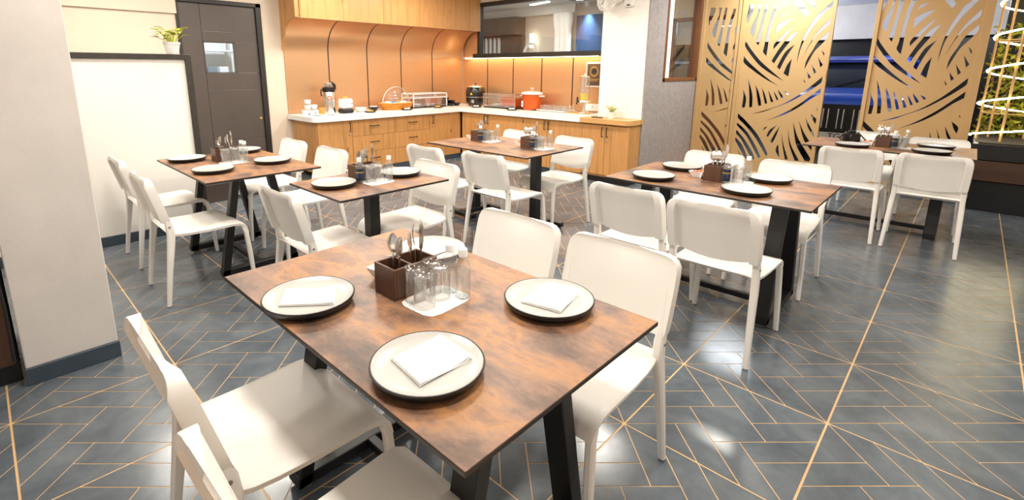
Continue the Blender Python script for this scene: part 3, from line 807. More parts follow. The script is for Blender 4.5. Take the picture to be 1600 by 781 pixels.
post_table('brown table without plates, holding two condiment sets, on two black posts', (*T4, 0), 1.24, .82, [-.36, .40])
frame_table('long brown table with four plates between grey wall and gold screens', (*T5, 0), 1.17, .78, inset=(.19, .19))
frame_table('brown table holding the black camera before the gold screens', (*T6, 0), 1.19, .78, inset=(.12, .19))

# ================================================================== tableware
def plate_proto():
    p = thing('dinner_plate', '', 'plate')
    MB().lathe([(.0, .0), (.108, .0), (.118, .003), (.128, .012), (.133, .022), (.1345, .026), (.133, .0285), (.1295, .028)], 48, cap=False).build('underside', 'platerim', p, smooth=60)
    MB().lathe([(.1297, .0281), (.122, .0245), (.112, .0205), (.09, .0175), (.0, .017)], 48, cap=False).build('glazed_face', 'plate', p, smooth=60)
    return p
PL = [
 (-.503, -1.085, 'white black-rimmed plate with napkin at the pillar corner of the large table', 1),
 (.018, -1.055, 'white black-rimmed plate with napkin at the lowest corner of the large table', 1),
 (.016, -.585, 'white black-rimmed plate with napkin before the chair whose seat shows', 1),
 (-.555, -.565, 'white plate half hidden behind the cutlery holder and bottles of the large table', 1),
 (-1.83, -.255, 'bare black-rimmed plate at the front corner of the two-seat table', 0),
 (-1.813, .225, 'bare black-rimmed plate at the back corner of the two-seat table', 0),
 (-3.384, -.625, 'bare black-rimmed plate at the half-wall corner of its table', 0),
 (-2.79, -.625, 'bare black-rimmed plate at the front corner of the half-wall table', 0),
 (-2.855, -.19, 'bare black-rimmed plate beside the bottles on the half-wall table, chair behind it', 0),
 (-3.50, -.155, 'black-rimmed plate half hidden behind the bottles on the half-wall table', 0),
 (-.575, 1.334, 'bare black-rimmed plate at the near oak cabinet corner of the long table', 0),
 (-.572, 1.775, 'bare black-rimmed plate half behind the paper boat on the long table', 0),
 (-.02, 1.340, 'bare black-rimmed plate over the slanted leg of the long table', 0),
 (-.018, 1.775, 'bare black-rimmed plate beside the glasses, far side of the long table', 0),
 (.095, 3.975, 'bare plate before the black camera on its table', 0),
 (.655, 4.40, 'bare plate on the far side of the camera table, planter end', 0),
 (.645, 3.975, 'bare plate on the near side of the camera table, planter end', 0)]
p0 = plate_proto()
for k, (x, y, lab, n) in enumerate(PL):
    g = 'black-rimmed dinner plates'
    if k == 0: p0.location = (x, y, TZ); p0['label'] = lab; p0['group'] = g
    else: dup(p0, (x, y, TZ), k * .7, lab, g)
def napkin(quad, label, z):
    mb = MB(); n = 6; rows = []
    a, b, c, d = [Vector(q) for q in quad]
    for layer, (dz, sh) in enumerate(((0.0, 1.0), (0.0022, .985), (.0044, .97))):
        ce = (a + b + c + d) / 4
        A, B, Cc, D = [ce + (q - ce) * sh for q in (a, b, c, d)]
        top, bot = [], []
        for i in range(n + 1):
            for j in range(n + 1):
                u, v = i / n, j / n
                p = A.lerp(B, u).lerp(D.lerp(Cc, u), v)
                w = .0022 * sin(u * 5 + layer) * v + .006 * max(0, u - .75) * layer
                top.append((p.x, p.y, z + dz + .0014 + w)); bot.append((p.x, p.y, z + dz + w))
        fs = []
        for i in range(n):
            for j in range(n):
                q = i * (n + 1) + j
                fs.append((q, q + 1, q + n + 2, q + n + 1))
        m_ = (n + 1) ** 2
        fs2 = [tuple(x + m_ for x in f) for f in fs]
        edge = [(i * (n + 1), (i + 1) * (n + 1)) for i in range(n)] + [(n * (n + 1) + j, n * (n + 1) + j + 1) for j in range(n)] + [((i + 1) * (n + 1) + n, i * (n + 1) + n) for i in range(n)[::-1]] + [(j + 1, j) for j in range(n)[::-1]]
        mb.add(top + bot, fs + fs2 + [(p, q, q + m_, p + m_) for p, q in edge])
    tag(mb.build('paper_napkin', 'paper', None, smooth=50), label, 'napkin', 'folded napkins on the plates')
NZ = TZ + .0172
napkin([(-.505, -1.178), (-.401, -1.058), (-.500, -.998), (-.594, -1.116)], 'folded white napkin on the plate at the pillar corner of the large table', NZ + .002)
napkin([(-.057, -1.105), (-.052, -.954), (.078, -.967), (.073, -1.122)], 'folded white napkin on the plate at the lowest corner of the large table', NZ + .002)
napkin([(-.029, -.662), (-.054, -.497), (.061, -.494), (.093, -.635)], 'folded white napkin on the plate before the chair whose seat shows', NZ + .002)
napkin([(-.62, -.63), (-.63, -.49), (-.50, -.49), (-.49, -.62)], 'folded white napkin on the plate behind the bottles of the large table', NZ + .002)

# condiment sets
def spoon_mb(kind):
    mb = MB()
    hl = .122
    mb.loft([[(x * w, y * .0011, z) for x, y in ((-1, -1), (1, -1), (1, 1), (-1, 1))] for z, w in ((0, .007), (.02, .0075), (.06, .0045), (.11, .0035), (hl, .004))])
    if kind == 'spoon':
        rings = []
        for i in range(9):
            t = i / 8; z = hl - .004 + t * .062; w = .026 * sqrt(max(.02, 1 - (2 * t - .95) ** 2)) if t > .05 else .005
            dp = .009 * sin(pi * t)
            rings.append([(-w, 0, z), (-w * .5, -dp * .75, z), (0, -dp, z), (w * .5, -dp * .75, z), (w, 0, z), (w * .5, -dp * .75 + .0014, z), (0, -dp + .0016, z), (-w * .5, -dp * .75 + .0014, z)])
        mb.loft(rings)
    elif kind == 'fork':
        mb.loft([[(x * w, y * .001 - d, z) for x, y in ((-1, -1), (1, -1), (1, 1), (-1, 1))] for z, w, d in ((hl, .004, 0), (hl + .012, .0115, .003), (hl + .026, .0125, .004))])
        for k in range(4):
            x = -.0108 + k * .0072
            mb.loft([[(x + a * .0019, b * .0009 - d, z) for a, b in ((-1, -1), (1, -1), (1, 1), (-1, 1))] for z, d in ((hl + .024, .004), (hl + .045, .003), (hl + .066, -.002))])
    else:
        mb.loft([[(x0, -.0008, z), (x1, -.0004, z), (x1, .0004, z), (x0, .0008, z)] for z, x0, x1 in ((hl, -.006, .006), (hl + .03, -.006, .0105), (hl + .075, -.006, .0105), (hl + .10, -.006, .002))])
    return mb
CUT = {}
def cutlery(kind, loc, rot, label, group):
    if kind not in CUT:
        o = spoon_mb(kind).build(kind, 'steel', None, smooth=50); CUT[kind] = o
        tag(o, label, kind, group)
    else:
        o = CUT[kind].copy(); COL.objects.link(o); o['label'] = label; o['group'] = group
    o.location = loc; o.rotation_euler = rot
def glass_proto():
    return MB().lathe([(.0, .094), (.022, .094), (.0285, .099), (.031, .105), (.0325, .100), (.0325, .0), (.0305, .0), (.0305, .080), (.028, .087), (.0, .088)], 24, cap=False)
GL = None
def bottle_proto(labelled):
    b = thing('bottle', '', 'bottle')
    MB().lathe([(.0, .001), (.020, .0), (.0235, .004), (.0235, .105), (.021, .118), (.0125, .128), (.0115, .136)], 20, cap=False).build('body', 'pet', b, smooth=60)
    MB().lathe([(0, .003), (.0215, .004), (.0215, .092), (0, .092)], 18).build('liquid', 'water', b)
    MB().lathe([(.0, .158), (.0135, .158), (.0145, .155), (.0145, .135), (.012, .133), (0, .133)], 18).build('cap', 'white', b)
    if labelled:
        MB().lathe([(.0239, .018), (.0242, .018), (.0242, .092), (.0239, .092)], 22, cap=False).build('label', 'label', b)
        mb = MB(); mb.lathe([(.0244, .066), (.0244, .071)], 22, cap=False); mb.build('label_stripe', 'labelgold', b, smooth=0)
        mb = MB()
        for z0, z1, hw in ((.077, .083, .14), (.055, .060, .34), (.045, .048, .26), (.036, .039, .3)):
            for a0 in (-pi / 3, -pi / 3 - 1.0, -pi / 3 + 1.0):
                pts = [(.0245 * cos(a0 + hw * .5 * (k / 4 - .5) * 2), .0245 * sin(a0 + hw * .5 * (k / 4 - .5) * 2)) for k in range(5)]
                mb.loft([[(x, y, z0) for x, y in pts], [(x, y, z1) for x, y in pts]], closed=False)
        mb.build('label_print', 'labelblue', b, smooth=0)
    return b
BT = {}
def bottle(kind, loc, label, group):
    if kind not in BT: b = bottle_proto(kind); BT[kind] = b; b.location = loc; b['label'] = label; b['group'] = group
    else: dup(BT[kind], loc, random.random() * 0.3, label, group)
HOLD = None
def condiment_set(where, O, labelled=True, seed=0):
    """O = centre of the wooden holder on the table"""
    global HOLD, GL
    rd = random.Random(seed); x, y = O; z = TZ
    g = 'condiment sets on the tables'
    lab = 'small dark wooden cutlery holder on %s' % where
    if HOLD is None:
        h = thing('cutlery_holder', lab, 'holder', (x, y, z), 0, g); HOLD = h
        W_, D_, H_, t = .053, .085, .100, .008
        for a in ((-W_, W_, -D_, -D_ + t), (-W_, W_, D_ - t, D_)): MB().box(a[0], a[1], a[2], a[3], 0, H_, .0015).build('side_panel', 'walnut', h)
        for a in ((-W_, -W_ + t, -D_ + t, D_ - t), (W_ - t, W_, -D_ + t, D_ - t)): MB().box(a[0], a[1], a[2], a[3], 0, H_, .0015).build('side_panel', 'walnut', h)
        MB().box(-W_ + t, W_ - t, -.012, -.005, .004, H_ - .004, .001).build('divider', 'walnut', h)
        MB().box(-W_ + t, W_ - t, -D_ + t, D_ - t, 0, .006).build('bottom', 'walnut', h, smooth=0)
    else: dup(HOLD, (x, y, z), 0, lab, g)
    items = [('spoon', -.02, -.045, .30, -.25), ('spoon', .012, -.04, .16, .12), ('fork', .03, -.03, .10, .32), ('spoon', -.008, .02, -.10, .05), ('knife', .02, .05, -.16, .22), ('fork', -.03, .055, -.2, -.28)]
    names = ['steel spoon at the outer front of the holder on %s', 'steel spoon at the front of the holder, doily side, on %s', 'steel fork at the front of the holder on %s', 'steel spoon in the back half of the holder on %s', 'steel knife leaning out of the holder on %s', 'steel fork in the back half of the holder on %s']
    for (kind, dx, dy, rx, ry), nm in zip(items, names):
        cutlery(kind, (x + dx * .5 , y + dy, z + .007), (-rx * .35 + rd.uniform(-.03, .03), ry * .5 + rd.uniform(-.04, .04), rd.uniform(-1.2, .6) if kind != 'knife' else 0.3), nm % where, 'cutlery in the holder on %s' % where)
    # doily with four tumblers and two bottles
    mb = MB(); pts = []
    for k in range(40):
        a = 2 * pi * k / 40; c_, s_ = cos(a), sin(a)
        q = (abs(c_) ** 5 + abs(s_) ** 5) ** -.2
        pts.append((.075 * c_ * q * (1 + .012 * (k % 2)), .092 * s_ * q * (1 + .012 * (k % 2))))
    mb.prism(pts, 0, .0012)
    for k in range(3): mb.prism([(px * (.7 - .2 * k), py * (.7 - .2 * k)) for px, py in pts], .0012 + k * .0003, .0015 + k * .0003)
    tag(mb.build('paper_doily', 'paper', None, (x + .132, y + .012, z), (0, 0, .06), smooth=0), 'white paper doily under the tumblers on %s' % where, 'doily', g)
    for dx, dy, lb in ((.140, -.040, 'front outer'), (.083, -.030, 'front, next to the holder,'), (.128, .030, 'back outer'), (.078, .040, 'back, next to the holder,')):
        lb = 'clear upturned tumbler, %s of four on %s' % (lb, where)
        if GL is None:
            GL = glass_proto().build('tumbler', 'glass', None, smooth=60); o = GL
        else: o = GL.copy(); COL.objects.link(o)
        tag(o, lb, 'glass', 'tumblers on %s' % where); o.location = (x + dx, y + dy, z + .0022)
    if labelled:
        bottle(True, (x + .085, y - .085, z + .0012), 'small bottle with a dark label on %s' % where, g)
        bottle(False, (x + .155, y + .085, z + .0012), 'small clear bottle with white cap on %s' % where, g)
    else:
        bottle(False, (x + .118, y + .082, z + .0012), 'small clear capped bottle nearer the holder on %s' % where, g)
        bottle(False, (x + .176, y + .082, z + .0012), 'small clear capped bottle at the doily edge on %s' % where, g)
    # paper boat with sauce sachets
    bo = MB(); n = 5
    lo = [(-.028, -.02, 0), (.028, -.02, 0), (.028, .02, 0), (-.028, .02, 0)]; hi = [(-.055, -.034, .040), (.050, -.034, .036), (.050, .034, .040), (-.055, .034, .036)]
    i1 = [(px * .96, py * .95, pz) for px, py, pz in hi]; i0 = [(px * .92, py * .9, .002) for px, py, pz in lo]
    bo.loft([lo, hi, i1, i0]); b = bo.build('paper_boat', 'paper', None, (x - .112, y - .005, z), (0, 0, rd.uniform(-.3, .3)), smooth=20)
    tag(b, 'small white paper boat of sauce sachets on %s' % where, 'paper tray', g)
    for k in range(3):
        o = MB().box(-.022, .022, -.012, .012, 0, .004, .0015).build('sauce_sachet', 'red' if k < 2 else 'wicker', None, (x - .128 + k * .018, y - .008 + .006 * k, z + .030 + .005 * k), (.3 - .3 * k, .35, .5 * k))
        tag(o, 'small %s sauce sachet in the paper boat on %s' % (('orange outer', 'orange middle', 'tan inner')[k], where), 'sachet', 'sachets on %s' % where)
    nb = MB(); nb.loft([[(-.004, -.038, .0), (.0, -.038, 0), (.0, .040, 0), (-.004, .040, 0)], [(.010, -.034, .05), (.014, -.034, .05), (.014, .038, .05), (.010, .038, .05)], [(.022, -.016, .10), (.026, -.016, .10), (.026, .026, .10), (.022, .026, .10)]])
    tag(nb.build('paper_napkin', 'paper', None, (x - .081, y - .012, z + .001), smooth=20), 'white paper napkin leaning on the cutlery holder on %s' % where, 'napkin', g)
condiment_set('the napkin-plate table', (-.377, -.815), False, 1)
condiment_set('the two-seat table', (-1.875, -.015), True, 2)
condiment_set('the half-wall table', (-3.19, -.41), False, 3)
condiment_set('the plateless table (drawer-side set)', (-2.60, 1.79), True, 4)
condiment_set('the plateless table (column-side set)', (-1.96, 1.79), True, 5)
condiment_set('the grey-wall table', (-.27, 1.585), True, 6)
condiment_set('the camera table', (.30, 4.17), True, 7)

# ================================================================== gold laser-cut screens (plane y = 5.8)
HOLES = [
 [(0.069,2.048),(0.051,2.137),(0.06,2.229),(0.066,2.298),(0.14,2.292),(0.13,2.224),(0.1,2.145)],
 [(0.115,1.951),(0.146,1.885),(0.167,1.89),(0.193,2.092),(0.21,2.217),(0.225,2.284),(0.178,2.288),(0.181,2.174),(0.137,2.049)],
 [(0.199,1.812),(0.235,1.757),(0.25,1.833),(0.269,2.041),(0.289,2.211),(0.294,2.278),(0.262,2.281),(0.252,2.214),(0.238,2.078),(0.214,1.893)],
 [(0.296,1.677),(0.347,1.617),(0.353,1.748),(0.352,1.91),(0.377,2.102),(0.401,2.202),(0.408,2.257),(0.372,2.26),(0.361,2.205),(0.335,2.083),(0.315,1.889),(0.306,1.749)],
 [(0.573,1.397),(0.633,1.357),(0.648,1.586),(0.603,1.506)],
 [(0.489,1.479),(0.524,1.445),(0.579,1.6),(0.662,1.765),(0.57,1.681),(0.521,1.574)],
 [(0.414,1.559),(0.447,1.523),(0.512,1.655),(0.593,1.787),(0.682,1.934),(0.594,1.879),(0.492,1.723)],
 [(0.419,1.705),(0.419,1.766),(0.467,1.832),(0.552,1.934),(0.633,2.002),(0.567,1.907),(0.484,1.791)],
 [(0.421,1.901),(0.421,2.007),(0.489,2.056),(0.604,2.091),(0.541,2.027),(0.465,1.952)],
 [(0.441,2.099),(0.448,2.145),(0.535,2.174),(0.492,2.135)],
 [(0.448,2.25),(0.483,2.312),(0.502,2.303),(0.482,2.266)],
 [(0.563,2.337),(0.628,2.33),(0.773,2.134),(0.746,2.089),(0.636,2.215)],
 [(0.704,2.323),(0.778,2.317),(0.835,2.224),(0.81,2.194)],
 [(0.709,1.519),(0.711,1.651),(0.733,1.808),(0.783,1.961),(0.855,2.109),(0.895,2.144),(1.009,2.271),(1.006,2.21),(0.941,2.128),(0.846,1.996),(0.783,1.871),(0.736,1.73),(0.717,1.598)],
 [(0.767,1.578),(0.794,1.689),(0.854,1.842),(0.919,1.954),(1.003,2.062),(1.001,1.993),(0.904,1.891),(0.83,1.766),(0.787,1.65)],
 [(0.801,1.445),(0.81,1.558),(0.863,1.687),(0.906,1.789),(1.006,1.911),(1.009,1.848),(0.954,1.762),(0.887,1.674),(0.835,1.544)],
 [(0.953,1.685),(0.991,1.646),(0.991,1.607)],
 [(0.93,1.602),(0.993,1.504),(0.969,1.472)],
 [(0.875,1.511),(0.936,1.419),(0.911,1.393)],
 [(0.832,1.426),(0.887,1.353),(0.861,1.33)],
 [(0.8,1.339),(0.833,1.293),(0.821,1.282)],
 [(0.153,1.336),(0.203,1.208),(0.238,1.085),(0.249,0.946),(0.211,0.937),(0.197,1.084),(0.178,1.207)],
 [(0.106,1.186),(0.155,1.082),(0.163,1.02),(0.156,0.934),(0.119,0.929),(0.12,1.018),(0.12,1.106)],
 [(0.257,1.246),(0.303,1.162),(0.342,1.053),(0.36,0.973),(0.323,0.963),(0.292,1.087)],
 [(0.341,1.211),(0.39,1.116),(0.429,1.008),(0.401,0.992),(0.371,1.091)],
 [(0.421,1.184),(0.467,1.095),(0.5,1.033),(0.469,1.016),(0.445,1.094)],
 [(0.486,1.174),(0.527,1.109),(0.555,1.062),(0.534,1.049),(0.507,1.108)],
 [(0.532,1.193),(0.58,1.135),(0.61,1.094),(0.585,1.079),(0.554,1.134)],
 [(0.609,1.172),(0.652,1.149),(0.671,1.129),(0.648,1.12)],
 [(0.242,0.848),(0.442,0.923),(0.625,1.012),(0.784,1.131),(0.9,1.244),(1.009,1.364),(1.007,1.297),(0.98,1.263),(0.857,1.157),(0.683,1.032),(0.522,0.952),(0.394,0.889)],
 [(0.439,0.772),(0.608,0.866),(0.787,1.002),(0.919,1.13),(1.01,1.221),(1.009,1.151),(0.925,1.09),(0.792,0.967),(0.648,0.869)],
 [(0.07,1.834),(0.072,1.75),(0.251,1.525),(0.395,1.412),(0.6,1.29),(0.459,1.406),(0.277,1.567),(0.13,1.743)],
 [(0.072,1.624),(0.077,1.539),(0.212,1.429),(0.369,1.322),(0.544,1.23),(0.433,1.305),(0.289,1.417),(0.152,1.538)],
 [(0.419,0.634),(0.43,0.679),(0.468,0.695),(0.44,0.659)],
 [(0.467,0.567),(0.497,0.649),(0.575,0.721),(0.53,0.643),(0.488,0.554)],
 [(0.523,0.492),(0.565,0.611),(0.612,0.712),(0.584,0.578),(0.549,0.476)],
 [(0.599,0.384),(0.62,0.475),(0.658,0.28)],
 [(0.644,0.636),(0.681,0.481),(0.759,0.279),(0.721,0.274),(0.669,0.48)],
 [(0.709,0.694),(0.764,0.49),(0.887,0.278),(0.835,0.271),(0.746,0.488)],
 [(0.759,0.775),(0.844,0.568),(1.005,0.328),(0.997,0.28),(0.945,0.285),(0.823,0.496)],
 [(0.819,0.805),(0.892,0.658),(0.998,0.498),(1.005,0.422),(0.904,0.557)],
 [(0.89,0.844),(0.973,0.699),(1.008,0.651),(1.007,0.597),(0.926,0.729)],
 [(0.941,0.898),(1.01,0.836),(1.008,0.765),(0.973,0.816)],
 [(0.988,0.975),(1.012,0.952),(1.007,0.938)],
 [(0.08,0.85),(0.202,0.743),(0.366,0.566),(0.507,0.334),(0.494,0.285),(0.334,0.525),(0.19,0.685),(0.082,0.783)],
 [(0.083,0.72),(0.215,0.611),(0.344,0.431),(0.428,0.277),(0.403,0.245),(0.223,0.534),(0.083,0.677)],
 [(0.083,0.619),(0.188,0.512),(0.317,0.332),(0.365,0.221),(0.318,0.235),(0.153,0.489),(0.085,0.561)],
 [(0.084,0.512),(0.179,0.414),(0.272,0.229),(0.235,0.225),(0.083,0.463)],
 [(0.111,0.368),(0.185,0.258),(0.198,0.22),(0.166,0.256)]]

def clip_u(poly, lim, keep_less):
    out = []
    for i in range(len(poly)):
        a, b = poly[i - 1], poly[i]
        ia = (a[0] <= lim) == keep_less; ib = (b[0] <= lim) == keep_less
        if ia != ib:
            t = (lim - a[0]) / (b[0] - a[0]); out.append((lim, a[1] + t * (b[1] - a[1])))
        if ib: out.append(b)
    return out
def smooth_loop(poly):
    n = len(poly); out = []
    V = [Vector(p) for p in poly]
    sharp = []
    for i in range(n):
        a = (V[i] - V[i - 1]); b = (V[(i + 1) % n] - V[i])
        sharp.append(a.length < 1e-5 or b.length < 1e-5 or a.angle(b) > radians(48))
    for i in range(n):
        p1, p2 = V[i], V[(i + 1) % n]
        m1 = (p2 - p1) if sharp[i] else (p2 - V[i - 1]) * .5
        m2 = (p2 - p1) if sharp[(i + 1) % n] else (V[(i + 2) % n] - p1) * .5
        L = (p2 - p1).length
        if m1.length > L: m1 = m1.normalized() * L
        if m2.length > L: m2 = m2.normalized() * L
        for k in range(4):
            t = k / 4
            out.append(tuple(p1 * (2 * t ** 3 - 3 * t * t + 1) + m1 * (t ** 3 - 2 * t * t + t) + p2 * (-2 * t ** 3 + 3 * t * t) + m2 * (t ** 3 - t * t)))
    return out
def cut_sheet(name, x0, x1, z0, z1, holes, parent, y):
    cu = bpy.data.curves.new(name, 'CURVE'); cu.dimensions = '2D'; cu.fill_mode = 'BOTH'; cu.extrude = 0.006
    for lp in [[(x0, z0), (x1, z0), (x1, z1), (x0, z1)]] + holes:
        sp = cu.splines.new('POLY'); sp.points.add(len(lp) - 1); sp.use_cyclic_u = True
        for q, p in zip(sp.points, lp): q.co = (p[0], p[1], 0, 1)
    tmp = bpy.data.objects.new('tmp', cu); COL.objects.link(tmp)
    bpy.context.view_layer.update()
    me = bpy.data.meshes.new_from_object(tmp.evaluated_get(bpy.context.evaluated_depsgraph_get()))
    bpy.data.objects.remove(tmp); bpy.data.curves.remove(cu)
    me.transform(Matrix.Rotation(pi / 2, 4, 'X'))
    me.materials.clear(); me.materials.append(MT['gold'])
    me.name = name
    o = bpy.data.objects.new(name, me); COL.objects.link(o); o.parent = parent; o.location = (0, y, 0)
    return o
def screen(label, ox, w, fn, lo, hi, posts, z1=2.70):
    t = thing('gold_screen', label, 'screen', (ox, 5.8, 0))
    hs = []
    for h in HOLES:
        q = [(fn(u), z) for u, z in h]
        q = clip_u(clip_u(q, hi, True), lo, False) if q else q
        if len(q) < 3: continue
        ar = abs(sum(q[i - 1][0] * q[i][1] - q[i][0] * q[i - 1][1] for i in range(len(q)))) / 2
        if ar < 6e-5: continue
        hs.append(smooth_loop(q))
    cut_sheet('cut_panel', 0, w, 0.05, z1, hs, t, 0)
    for a, b in posts: MB().box(a, b, -.025, .025, 0.02, z1 + .03, .003).build('frame_post', 'gold', t)
    MB().box(0.0, w, -.02, .02, 0.02, .06, .003).build('frame_rail', 'gold', t)
    MB().box(0.0, w, -.02, .02, z1 - .02, z1 + .03, .003).build('frame_rail', 'gold', t)
    for z in (.45, 1.35):
        mb = MB(); mb.tube([(w - .01, -.03, z), (w - .01, -.03, z + .09)], .008, 8); mb.build('hinge', 'gold', t)
    for k in (.3, .8): MB().box(w * k - .05, w * k + .05, -.06, .06, 0, .02, .003).build('foot', 'gold', t)
    return t
screen('narrow gold laser-cut screen leaf beside the grey wall window', -2.085, .515, lambda u: u + .045 - .015, .055, .487, [(0, .05), (.478, .515)])
screen('wide gold laser-cut screen leaf between narrow leaf and blue car', -1.562, 1.06, lambda u: u + .007, .055, 1.02, [(0, .042), (1.02, 1.06)])
screen('gold laser-cut screen leaf between the blue car and the neon spiral', -.112, .965, lambda u: .032 + (u - .07) / 1.118, .045, .90, [(0, .042), (.89, .965)])

# ================================================================== planter with hedge and neon spiral
pt = thing('planter', 'long black planter box with a dark brown plank below the hedge', 'planter', (.92, 5.55, 0))
MB().box(0, 2.2, .02, 1.5, .0, .315, .004).build('plinth', 'black', pt)
MB().box(-.03, 2.25, -.04, .45, .325, .53, .004).build('plank', 'brownh', pt)
MB().box(-.02, 2.22, .0, 1.52, .535, .70, .004).build('box_rim', 'black', pt)
MB().box(.02, 2.18, .04, 1.48, .70, .712).build('soil', 'soil', pt, smooth=0)
hg = MB(); rr = random.Random(3)
for k in range(5200):
    z = .70 + rr.random() ** 1.25 * 1.25; x = rr.uniform(.0, 2.3); y = rr.uniform(.93, 1.34)
    c_ = Vector((x, y + .08 * sin(x * 7 + z * 4), z))
    d = Vector((rr.uniform(-1, 1), rr.uniform(-1.6, .3), rr.uniform(-.6, .9))).normalized(); s_ = d.cross(Vector((rr.uniform(-1, 1), rr.uniform(-1, 1), rr.uniform(-1, 1)))).normalized()
    L = rr.uniform(.055, .10); w_ = L * .45
    hg.add([c_, c_ + d * L * .5 + s_ * w_ * .5 + Vector((0, 0, .005)), c_ + d * L, c_ + d * L * .5 - s_ * w_ * .5 + Vector((0, 0, .005))], [(0, 1, 2, 3)])
hedge = thing('hedge', 'yellow-green lit hedge growing in the black planter behind the neon', 'hedge', (.92, 5.55, 0))
hg.build('leaves', 'hedge', hedge, smooth=0, kind='stuff')
hs = MB(); rr = random.Random(9)
for k in range(26):
    x = .05 + k * .088; hs.tube([(x, 1.2, .70), (x + rr.uniform(-.05, .05), 1.2, 1.2), (x + rr.uniform(-.1, .1), 1.22, 1.7)], .009, 5)
hs.build('stem', 'brownwood', hedge, smooth=60, kind='stuff')
ns = thing('neon_spiral', 'glowing white neon spiral wound around gold rods in the planter', 'neon light', (1.19, 6.06, 0))
nt = MB(); path = []
for k in range(0, 172):
    a = k / 30 * 2 * pi; q = .33 if k < 20 else .33 - .03 * min(1, (k - 20) / 30)
    path.append((q * cos(a + 2.9), q * sin(a + 2.9), .735 + k / 30 * .345))
nt.tube(path, .0085, 6); nt.build('neon_tube', 'neon', ns)
for a in (190, 250, 310, 10, 70, 130):
    x, y = .28 * cos(radians(a)), .28 * sin(radians(a))
    MB().tube([(x, y, .705), (x, y, 2.72)], .011, 8).build('rod', 'gold', ns)
for z in (1.0, 1.75, 2.45):
    MB().tube([(.28 * cos(2 * pi * k / 32), .28 * sin(2 * pi * k / 32), z) for k in range(32)], .006, 6, closed=True).build('ring', 'gold', ns)
sbox('trim_4', 1.62, 1.68, 5.35, 5.5, 0, .62, 'grey')

# ================================================================== still camera on the far table
ca = thing('still_camera', 'black photo camera lying on the far table before the gold screens', 'camera', (.03, 4.36, TZ), .35)
MB().box(-.07, .07, -.03, .03, .0, .085, .010).build('body', 'black', ca)
MB().box(-.03, .03, -.025, .025, .083, .112, .008).build('viewfinder_hump', 'black', ca)
mb = MB(); mb.lathe([(0, -.03), (.036, -.03), (.036, .02), (.040, .024), (.040, .058), (.034, .062), (.030, .05), (0, .048)], 24); mb.xform(Matrix.Translation((.005, -.03, .046)) @ Matrix.Rotation(pi / 2, 4, 'X')); mb.build('lens', 'kettle', ca)
mb = MB(); mb.lathe([(.0, .0), (.011, .0), (.011, .012), (0, .013)], 14, (.05, 0, .085)); mb.lathe([(.0, .0), (.007, .0), (.007, .012), (0, .013)], 12, (-.05, -.01, .085)); mb.build('dial', 'rubber', ca)
mb = MB(); mb.tube([(.07, 0, .07), (.11, .02, .03), (.14, .05, .008), (.10, .09, .006), (.0, .10, .006), (-.07, .06, .01), (-.09, .02, .03), (-.07, 0, .07)], .006, 6); mb.build('strap', 'black', ca)

